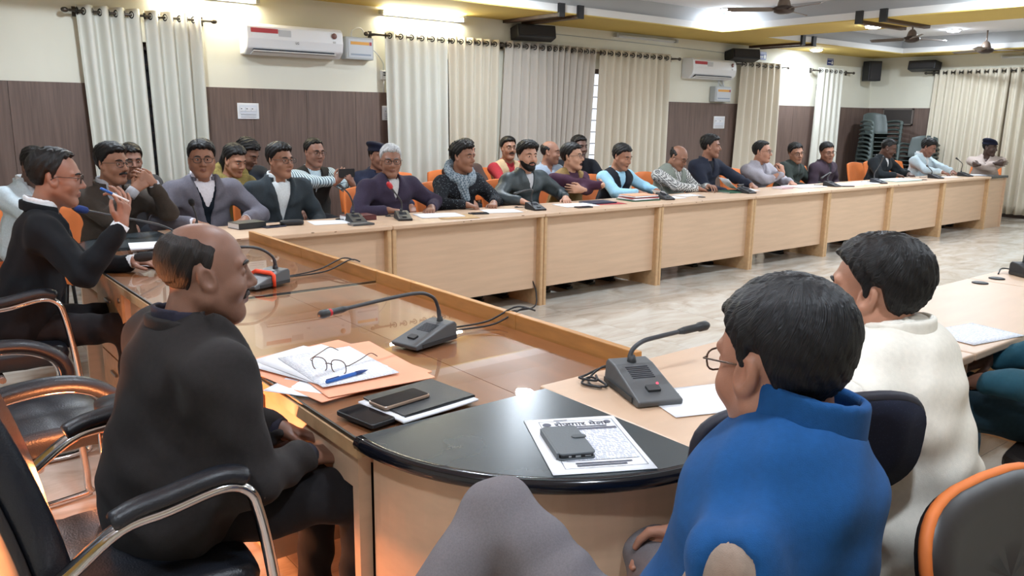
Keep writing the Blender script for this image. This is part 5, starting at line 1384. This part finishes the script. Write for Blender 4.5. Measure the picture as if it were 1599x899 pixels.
P['blue'] = person('man in a blue vest with black hair, back turned, knee raised by the black table', (1.10, .70), 1.255, 110, lean=-.14, side=.13, yaw=-28, pitch=8, wr=(1.3, 1.03, .63), wl=(.84, .88, .62), skin=(168, 120, 98),
    hair=dict(t=.020, top=.025, strand=.0007, rough=.0006, part=-1, low=-.012, h=.003, fade=.03), hp=dict(fat=.6, w=1.04), top='vest', vest='closed', c1=fabric('blue_vest', (22, 72, 124), .08), c2=(150, 134, 122), glasses=(M_GOLD, .036), h=.008, hh=.0034,
    width=1.34, fat=.6, trousers=fabric('grey_jeans', (112, 107, 110), .12, 300), knees=((1.33, 1.16, .53), (.84, 1.08, .79)), ankles=((1.33, 1.2, .1), (.40, 1.08, .42)), hcol=(15, 15, 18), hs=1.06, arm_off=.095, shdrop=.03, ctilt=-.05, cup=.058, coll=.07, crad=.082, hand_r=dict(d=(-.2, .6, -.9), n=(-.8, -.3, -.2), world=True, curl=.8), pole_l=(-.3, -.7, -.8))
P['white'] = person('man in a cream vest and white shirt with thick black hair, turned away', (1.79, .91), 1.245, 100, lean=.14, yaw=0, pitch=2, wr=(2.1, 1.22, .8), wl=(1.85, 1.24, .8), skin=(182, 132, 108),
    hair=dict(t=.016, top=.022, strand=.0008, rough=.001, h=.0035), hp=dict(fat=.6, w=1.03), top='vest', vest='closed', c1=fabric('cream_vest', (232, 226, 214), .05), c2=(222, 216, 206), h=.009, hh=.004, width=1.36, fat=.9, trousers=(206, 200, 190), wrinkle=1.5, coll=.05, ctilt=.1, cup=.062)
P['speaker'] = person('man in a black suit and glasses raising his hand while speaking', (.68, 4.12), 1.335, -8, lean=.26, yaw=-8, pitch=6, wr=(.84, 3.72, 1.03), wl=(.98, 4.18, .79), skin=(150, 108, 90),
    hair=dict(t=.012, top=.018, rec=.022), hp=dict(fat=.2), glasses=M_BFRAME, c1=(20, 22, 26), c2=(222, 226, 230), tie=(206, 120, 40), h=.010, hh=.005, width=1.06, hand_r=dict(d=(.25, .1, 1), n=(-.6, .7, .1), world=True, curl=.38, spread=.5, curls=(.7, .5, .4, .25)), pole_r=(.4, -.3, -1), trousers=(30, 28, 30))
P['teal'] = person('person in a teal jacket, hands in the lap, beside the cream vest', (3.06, .86), 1.26, 95, lean=.1, yaw=0, wr=(3.08, 1.12, .68), wl=(2.82, 1.04, .67), skin=(120, 86, 72), hair=dict(), top='jacket', c1=(40, 82, 98), c2=(200, 204, 210), width=1.15, trousers=(38, 60, 72))
# --- front row of the long table
def front(key, label, x, y, crown, **k):
    k.setdefault('face', -90); k.setdefault('lean', .18)
    for q in ('wr', 'wl'):
        if q in k and k[q][2] == TZ: k[q] = (k[q][0], max(k[q][1]+.17, 5.46), TZ); k.setdefault('pole_'+q[1], ((.9 if q == 'wr' else -.9), -.1, -.45))
    P[key] = person(label, (x, y), crown, k.pop('face'), **k); return P[key]
TZ = .785
front('p1', 'man in a brown suit and glasses with hands clasped before his chin', 1.24, 5.58, 1.30, face=-72, yaw=12, pitch=0, wr=(1.30, 5.36, 1.03), wl=(1.42, 5.38, 1.06), skin=(152, 108, 86), c1=(66, 58, 52), c2=(170, 170, 176), hair=dict(top=.024, quiff=.006), facial=dict(mous=1), glasses=M_BFRAME,
      pole_r=(.7, .3, -1), pole_l=(-.7, .3, -1), hand_r=dict(d=(.75, .1, .6), n=(.3, .9, -.2), world=True, curl=.8), hand_l=dict(d=(-.75, -.05, .6), n=(-.2, .9, -.2), world=True, curl=.8))
front('p2', 'broad man in a grey suit with black sweater, facing the camera', 1.84, 5.74, 1.31, yaw=-14, pitch=2, wr=(1.68, 5.32, TZ), wl=(2.04, 5.34, TZ), skin=(150, 106, 84), c1=(108, 106, 116), c2=(226, 224, 232), c3=(18, 26, 36), hair=dict(t=.014, top=.022, part=1), glasses=M_BFRAME, hp=dict(fat=1, w=1.06), width=1.15, fat=.6)
front('p3', 'man in a dark grey suit and open white shirt wearing glasses', 2.41, 5.76, 1.285, yaw=18, wr=(2.3, 5.6, .69), wl=(2.6, 5.6, .69), skin=(156, 112, 90), c1=(54, 62, 68), c2=(218, 226, 230), hair=dict(top=.022, quiff=.006), glasses=M_BFRAME, hp=dict(fat=.2), width=1.1)
front('p4', 'elderly white haired man in a dark purple jacket with glasses', 3.25, 5.62, 1.275, yaw=-22, pitch=4, wr=(3.12, 5.26, TZ), wl=(3.52, 5.24, TZ), skin=(146, 104, 84), top='jacket', c1=(58, 50, 68), c2=(200, 200, 200), hair=dict(col=(176, 178, 180), t=.01, top=.016), hcol=(120, 118, 118), glasses=M_BFRAME, width=1.14)
front('p5', 'young man in a dotted dark sweater and grey woven scarf', 4.02, 5.74, 1.28, yaw=22, wr=(3.86, 5.28, TZ), wl=(4.14, 5.26, TZ), skin=(146, 102, 80), top='sweater', c1=M_DOTS, hair=dict(t=.016, top=.026, quiff=.008, rough=.003), scarf=M_SCARF, hand_r=dict(curl=.9), hand_l=dict(curl=.9), hp=dict(fat=.5))
front('p6', 'bearded young man in a black leather jacket, hand on the microphone', 4.70, 5.70, 1.275, yaw=-10, wr=(4.44, 5.26, TZ), wl=(4.96, 5.30, TZ), skin=(190, 142, 118), top='jacket', c1=M_LJ, c2=(196, 196, 200), hair=dict(t=.016, top=.03, quiff=.012, rough=.003), facial=dict(beard=1, mous=1), hand_r=dict(curl=.8), width=1.08)
front('p7', 'yawning man in a mustard vest with folded maroon sleeves', 5.28, 5.74, 1.255, yaw=24, pitch=-4, wr=(5.42, 5.40, .88), wl=(5.16, 5.47, .85), skin=(196, 150, 124), top='vest', vest='puffer', c1=fabric('mustard_vest', (142, 116, 74), .2), c2=(70, 42, 60), hair=dict(t=.014, top=.022), glasses=M_BFRAME, hp=dict(open=1), hand_r=dict(d=(.55, .85, -.1), n=(-.3, 1, 0), world=True, curl=.6), hand_l=dict(d=(-1, .45, .1), n=(0, 1, 0), world=True, curl=.6), width=1.08, pole_r=(1, .1, -.7), pole_l=(-1, .1, -.7))
front('p8', 'man in a black vest over a light blue shirt, looking down', 5.97, 5.76, 1.25, yaw=6, pitch=14, wr=(5.95, 5.34, TZ), wl=(6.28, 5.4, TZ), skin=(164, 118, 94), top='vest', vest=None, c1=(32, 34, 42), c2=(160, 206, 230), hair=dict(t=.013, top=.02), hand_r=dict(curl=.8), hp=dict(fat=.1))
front('p9', 'balding man in a grey vest and checked shirt reading with glasses', 6.80, 5.74, 1.24, yaw=8, pitch=24, wr=(6.86, 5.34, TZ), wl=(7.02, 5.5, .80), skin=(148, 106, 86), top='vest', vest='puffer', c1=M_PUFF, c2=M_CHECK, hair=dict(bald=.075, rec=.012, t=.008, top=.008), glasses=M_GOLD, hp=dict(fat=.9), fat=.7, width=1.16)
front('p10', 'tall man in a dark navy zipped jacket looking aside', 7.56, 5.92, 1.32, yaw=32, wr=(7.55, 5.64, .69), wl=(7.8, 5.35, TZ), skin=(150, 106, 86), top='jacket', c1=(40, 44, 58), c2=(30, 32, 40), hair=dict(t=.015, top=.026), width=1.1)
front('p11', 'man in a light grey jacket touching his collar, with glasses', 8.28, 5.74, 1.255, yaw=18, wr=(8.36, 5.50, .90), wl=(8.5, 5.30, TZ), skin=(176, 128, 106), top='jacket', c1=(160, 156, 164), c2=(140, 136, 146), hair=dict(t=.012, top=.016, rec=.012), glasses=M_BFRAME, hand_r=dict(d=(-.1, .25, 1), n=(0, 1, 0), world=True, curl=.9), pole_r=(.7, -.1, -1), width=1.1)
front('p12', 'man in a dark green hooded jacket leaning aside, with glasses', 9.22, 5.9, 1.225, yaw=-24, pitch=6, roll=8, wr=(9.1, 5.62, .68), wl=(9.5, 5.62, .68), skin=(158, 114, 92), top='jacket', c1=(44, 50, 46), c2=(60, 62, 62), hair=dict(t=.014, top=.02), glasses=M_GOLD, width=1.1, side=-.12)
front('p13', 'smiling man in dark maroon with glasses', 9.70, 5.76, 1.23, yaw=-26, pitch=6, roll=6, wr=(9.6, 5.62, .68), wl=(9.9, 5.62, .68), skin=(140, 98, 78), top='jacket', c1=(56, 44, 54), c2=(40, 38, 44), hair=dict(t=.012, top=.018), glasses=M_GOLD, hp=dict(fat=.6), width=1.1)
front('p14', 'man in a black coat with white collar trim writing in the register', 11.22, 5.74, 1.275, yaw=20, pitch=20, wr=(11.05, 5.34, TZ), wl=(11.45, 5.36, TZ), skin=(84, 58, 48), top='jacket', c1=(34, 38, 42), c2=(210, 210, 212), hair=dict(t=.006, top=.008), hand_r=dict(curl=.8), width=1.12)
front('p15', 'man in a pale blue suit looking down at a phone', 12.35, 5.72, 1.27, yaw=10, pitch=22, wr=(12.1, 5.38, .80), wl=(12.4, 5.34, .79), skin=(140, 98, 82), c1=(188, 204, 212), c2=(226, 228, 230), hair=dict(t=.016, top=.026), hand_r=dict(curl=.7), width=1.08)
front('p16', 'man in a dark beret and beige uniform with folded arms', 13.62, 5.38, 1.25, face=-160, yaw=62, pitch=4, wr=(13.44, 5.2, .90), wl=(13.38, 5.42, .87), skin=(74, 54, 46), top='shirt', c1=(184, 168, 160), hair=dict(t=.008, top=.012), hat='beret', hand_r=dict(d=(.4, -1, 0), n=(1, 0, 0), world=True), hand_l=dict(d=(.4, 1, 0), n=(1, 0, 0), world=True), pole_r=(1, .1, -.7), pole_l=(-1, .1, -.7), width=1.16, no_legs=False)
# --- row behind
front('s1', 'man in a pale suit sitting behind the speaker, face lowered', .93, 6.35, 1.265, face=-60, yaw=-6, pitch=26, wr=(1.05, 6.0, .66), wl=(1.25, 6.05, .66), skin=(104, 76, 64), c1=(198, 210, 216), c2=(206, 208, 210), hair=dict(t=.014, top=.022), width=1.1)
front('s1b', 'dark haired man mostly hidden behind the man with clasped hands', 1.68, 6.95, 1.25, yaw=0, pitch=8, wr=(1.55, 6.6, .66), wl=(1.8, 6.6, .66), skin=(130, 92, 76), top='jacket', c1=(60, 58, 60), c2=(90, 90, 92), hair=dict(t=.014, top=.02))
front('s2', 'young woman with tied dark hair and an olive scarf, looking down', 2.43, 6.75, 1.245, yaw=20, pitch=16, wr=(2.62, 6.4, .68), wl=(2.7, 6.45, .68), skin=(168, 122, 98), top='shirt', c1=(122, 110, 66), hair=dict(t=.014, top=.022, part=1, long=1), scarf=M_DUP, hp=dict(w=.95, nose=.6), width=.9)
front('s3', 'man in a dark checked jacket bending his head behind the young woman', 2.68, 7.12, 1.295, yaw=34, pitch=28, wr=(2.75, 6.75, .68), wl=(3.0, 6.8, .68), skin=(128, 92, 76), top='jacket', c1=(50, 56, 66), c2=(70, 90, 104), hair=dict(t=.016, top=.024, rough=.003))
front('s4', 'man in a dark vest and striped sleeves raising a phone in both hands', 3.20, 6.88, 1.285, yaw=8, pitch=4, wr=(3.22, 6.5, .93), wl=(3.36, 6.48, .90), skin=(146, 104, 86), top='vest', vest=None, c1=(44, 42, 40), c2=M_STRIPE, hair=dict(t=.01, top=.014, rec=.012), glasses=M_GOLD, hand_r=dict(d=(.6, -.2, .8), n=(.3, .6, .0), world=True, curl=.7), hand_l=dict(d=(-.5, -.2, .8), n=(-.3, .6, .0), world=True, curl=.7), hp=dict(fat=.5))
front('s5', 'officer in navy uniform and beret behind the white haired man', 3.86, 6.9, 1.235, yaw=4, wr=(3.7, 6.55, .66), wl=(4.0, 6.55, .66), skin=(140, 98, 80), top='jacket', c1=(44, 50, 72), c2=(44, 50, 72), hair=dict(t=.012, top=.014), hat='beret')
front('s6', 'man in a brown sweater hidden behind the young man in the scarf', 4.98, 7.05, 1.26, yaw=16, wr=(4.8, 6.7, .66), wl=(5.1, 6.7, .66), skin=(150, 108, 88), top='sweater', c1=(70, 54, 50), c2=(60, 50, 48), hair=dict(t=.014, top=.02))
front('s7', 'man with moustache in a beige vest and red sleeves, sitting behind', 5.62, 7.15, 1.275, yaw=-14, pitch=-4, wr=(5.4, 6.75, .66), wl=(5.85, 6.75, .66), skin=(164, 118, 94), top='vest', vest=None, c1=fabric('beige_vest', (198, 172, 136), .1), c2=(168, 52, 60), hair=dict(t=.013, top=.02, quiff=.004), facial=dict(mous=1), glasses=M_GOLD)
front('s8', 'balding man in a grey blue shirt looking aside, between two front sitters', 5.86, 6.72, 1.25, yaw=34, pitch=2, wr=(5.7, 6.4, .66), wl=(6.05, 6.4, .66), skin=(152, 110, 90), top='shirt', c1=(150, 162, 178), hair=dict(t=.008, top=.008, bald=.075, rec=.02), hp=dict(fat=.4))
front('s9', 'man in a black jacket leaning across behind the yawning man', 6.28, 6.72, 1.30, face=-112, lean=.5, yaw=16, pitch=0, wr=(6.15, 6.25, .74), wl=(6.45, 6.3, .74), skin=(110, 80, 68), top='jacket', c1=(34, 36, 42), c2=(40, 42, 48), hair=dict(t=.014, top=.02), width=1.15)
who_chair = dict(p1='the man with clasped hands', p2='the broad man in the grey suit', p3='the man in the dark grey suit', p4='the white haired man', p5='the young man in the scarf', p6='the man in the leather jacket', p7='the yawning man', p8='the man in light blue sleeves',
    p9='the man in checked sleeves', p10='the tall man in navy', p11='the man in the light grey jacket', p12='the man in dark green', p13='the smiling man in maroon', p14='the writing man', p15='the man in the pale blue suit', p16='the man in the beige uniform',
    s1='the man in the pale suit behind the speaker', s1b='the man hidden behind the clasped hands', s2='the young woman', s3='the man bending his head', s4='the man raising a phone', s5='the officer in the beret', s6='the man in the brown sweater', s7='the man with red sleeves',
    s8='the balding man in the grey blue shirt', s9='the man leaning across in black')
for k, w in who_chair.items(): seat_for(P[k], 'orange hall chair under '+w)
for x, y, a, lb in ((10.45, 5.95, 0, 'empty orange hall chair between the smiling man and the writing man'), (4.35, 7.1, 4, 'empty orange hall chair behind the white haired man'), (11.8, 6.0, 0, 'empty orange hall chair past the writing man')):
    copy_tree(HC, (x, y, 0), PI+R(a), lb)
# --- things held
e = empty('phone', (3.30, 6.46, 1.0), PI, 'dark phone held up by the man in striped sleeves', 'phone')
MB().rbox(-.075, .075, -.037, .037, 0, .009, .01, 4, Matrix.Rotation(PI/2, 4, 'X')).build('body', M_BLACK, e)
e = empty('pen', (.835, 3.69, 1.15), 0, 'blue and white pen held in the raised hand of the speaker', 'pen')
q = Vector((-.6, .05, .35)).to_track_quat('Z', 'Y').to_matrix().to_4x4()
MB().lathe([(.005, -.04), (.0055, .05), (.004, .055)], 10, q).build('barrel', M_LBL, e); MB().lathe([(.0062, .03), (.0062, .075), (.004, .08)], 10, q).build('cap', M_PEN, e)
# --- chairs of the near people
mesh_chair((1.08, .62, 0), R(8), 'grey and orange swivel chair under the man in the blue vest', MATS['black_shell'], M_ORANGE, armm=mat('arm_grey', (62, 62, 66), .5), h0=.5, h1=.84)
mesh_chair((1.47, 1.02, 0), R(-22), 'navy mesh swivel chair pushed between the blue vest and the cream vest', M_MESHN, mat('navy_rim', (26, 26, 40), .6), h0=.78, h1=.985, w=.5, tilt=.02, rr_=.014)
mesh_chair((1.86, .74, 0), R(10), 'black chair under the man in the cream vest', M_BSHELL, M_BLACK, h0=.5, h1=.62)
mesh_chair((2.98, .72, 0), R(6), 'black chair under the person in the teal jacket', M_BSHELL, M_BLACK, h0=.5, h1=.8)
mesh_chair((1.55, .2, 0), R(174), 'black backed chair with an orange rim, turned away at the picture corner', M_BSHELL, M_ORANGE, h0=.5, h1=.845, rr_=.012, bar=False)
# glowing room heaters by the head table chairs
def heater(loc, rz, label, watts):
    e = empty('room_heater', loc, rz, label, 'heater')
    MB().rbox(-.2, .2, -.05, .04, .02, .5, .03, 4).build('case', M_BSHELL, e)
    for z in (.15, .25, .35): MB().tube([(-.15, .062, z), (.15, .062, z)], .011, 8).build('glowing_rod', emitter('heater_glow', (255, 110, 50), 30), e)
    for s in (-.14, .14): MB().box(s-.02, s+.02, -.08, .1, 0, .03).build('foot', M_BLACK, e)
    l = bpy.data.lights.new('heater_light', 'AREA'); l.shape = 'RECTANGLE'; l.size = .32; l.size_y = .28; l.energy = watts; l.color = (1, .34, .12)
    o = bpy.data.objects.new('heater_light', l); COL.objects.link(o); o.parent = e; o.location = (0, .085, .25); o.rotation_euler = (R(90), 0, 0)
heater((-.55, 2.75, 0), R(-115), 'glowing orange electric heater standing behind the row of black office chairs', HEATER_W*.8)
e = empty('room_heater', (.52, 2.50, 0), 0, 'glowing orange column heater on the floor beside the knees of the bald man', 'heater')
MB().lathe([(.10, 0), (.10, .03), (.06, .05), (.02, .06)], 24).build('base', M_BLACK, e)
MB().lathe([(.001, .64), (.07, .64), (.07, .67), (.001, .68)], 24).build('top', M_BLACK, e)
MB().tube([(0, 0, .05), (0, 0, .28)], .02, 12).build('post', M_BLACK, e)
MB().tube([(0, 0, .28), (0, 0, .62)], .018, 12).build('glowing_tube', MATS['heater_glow'], e)
for k in range(6):
    a = 2*PI*k/6; MB().tube([(.065*math.cos(a), .065*math.sin(a), .04), (.065*math.cos(a), .065*math.sin(a), .65)], .003, 6).build('guard_wire', M_STEEL, e)
l = bpy.data.lights.new('column_heater_light', 'POINT'); l.shadow_soft_size = .05; l.energy = HEATER_W*.75; l.color = (1, .34, .12)
o = bpy.data.objects.new('column_heater_light', l); COL.objects.link(o); o.parent = e; o.location = (0, 0, .50)
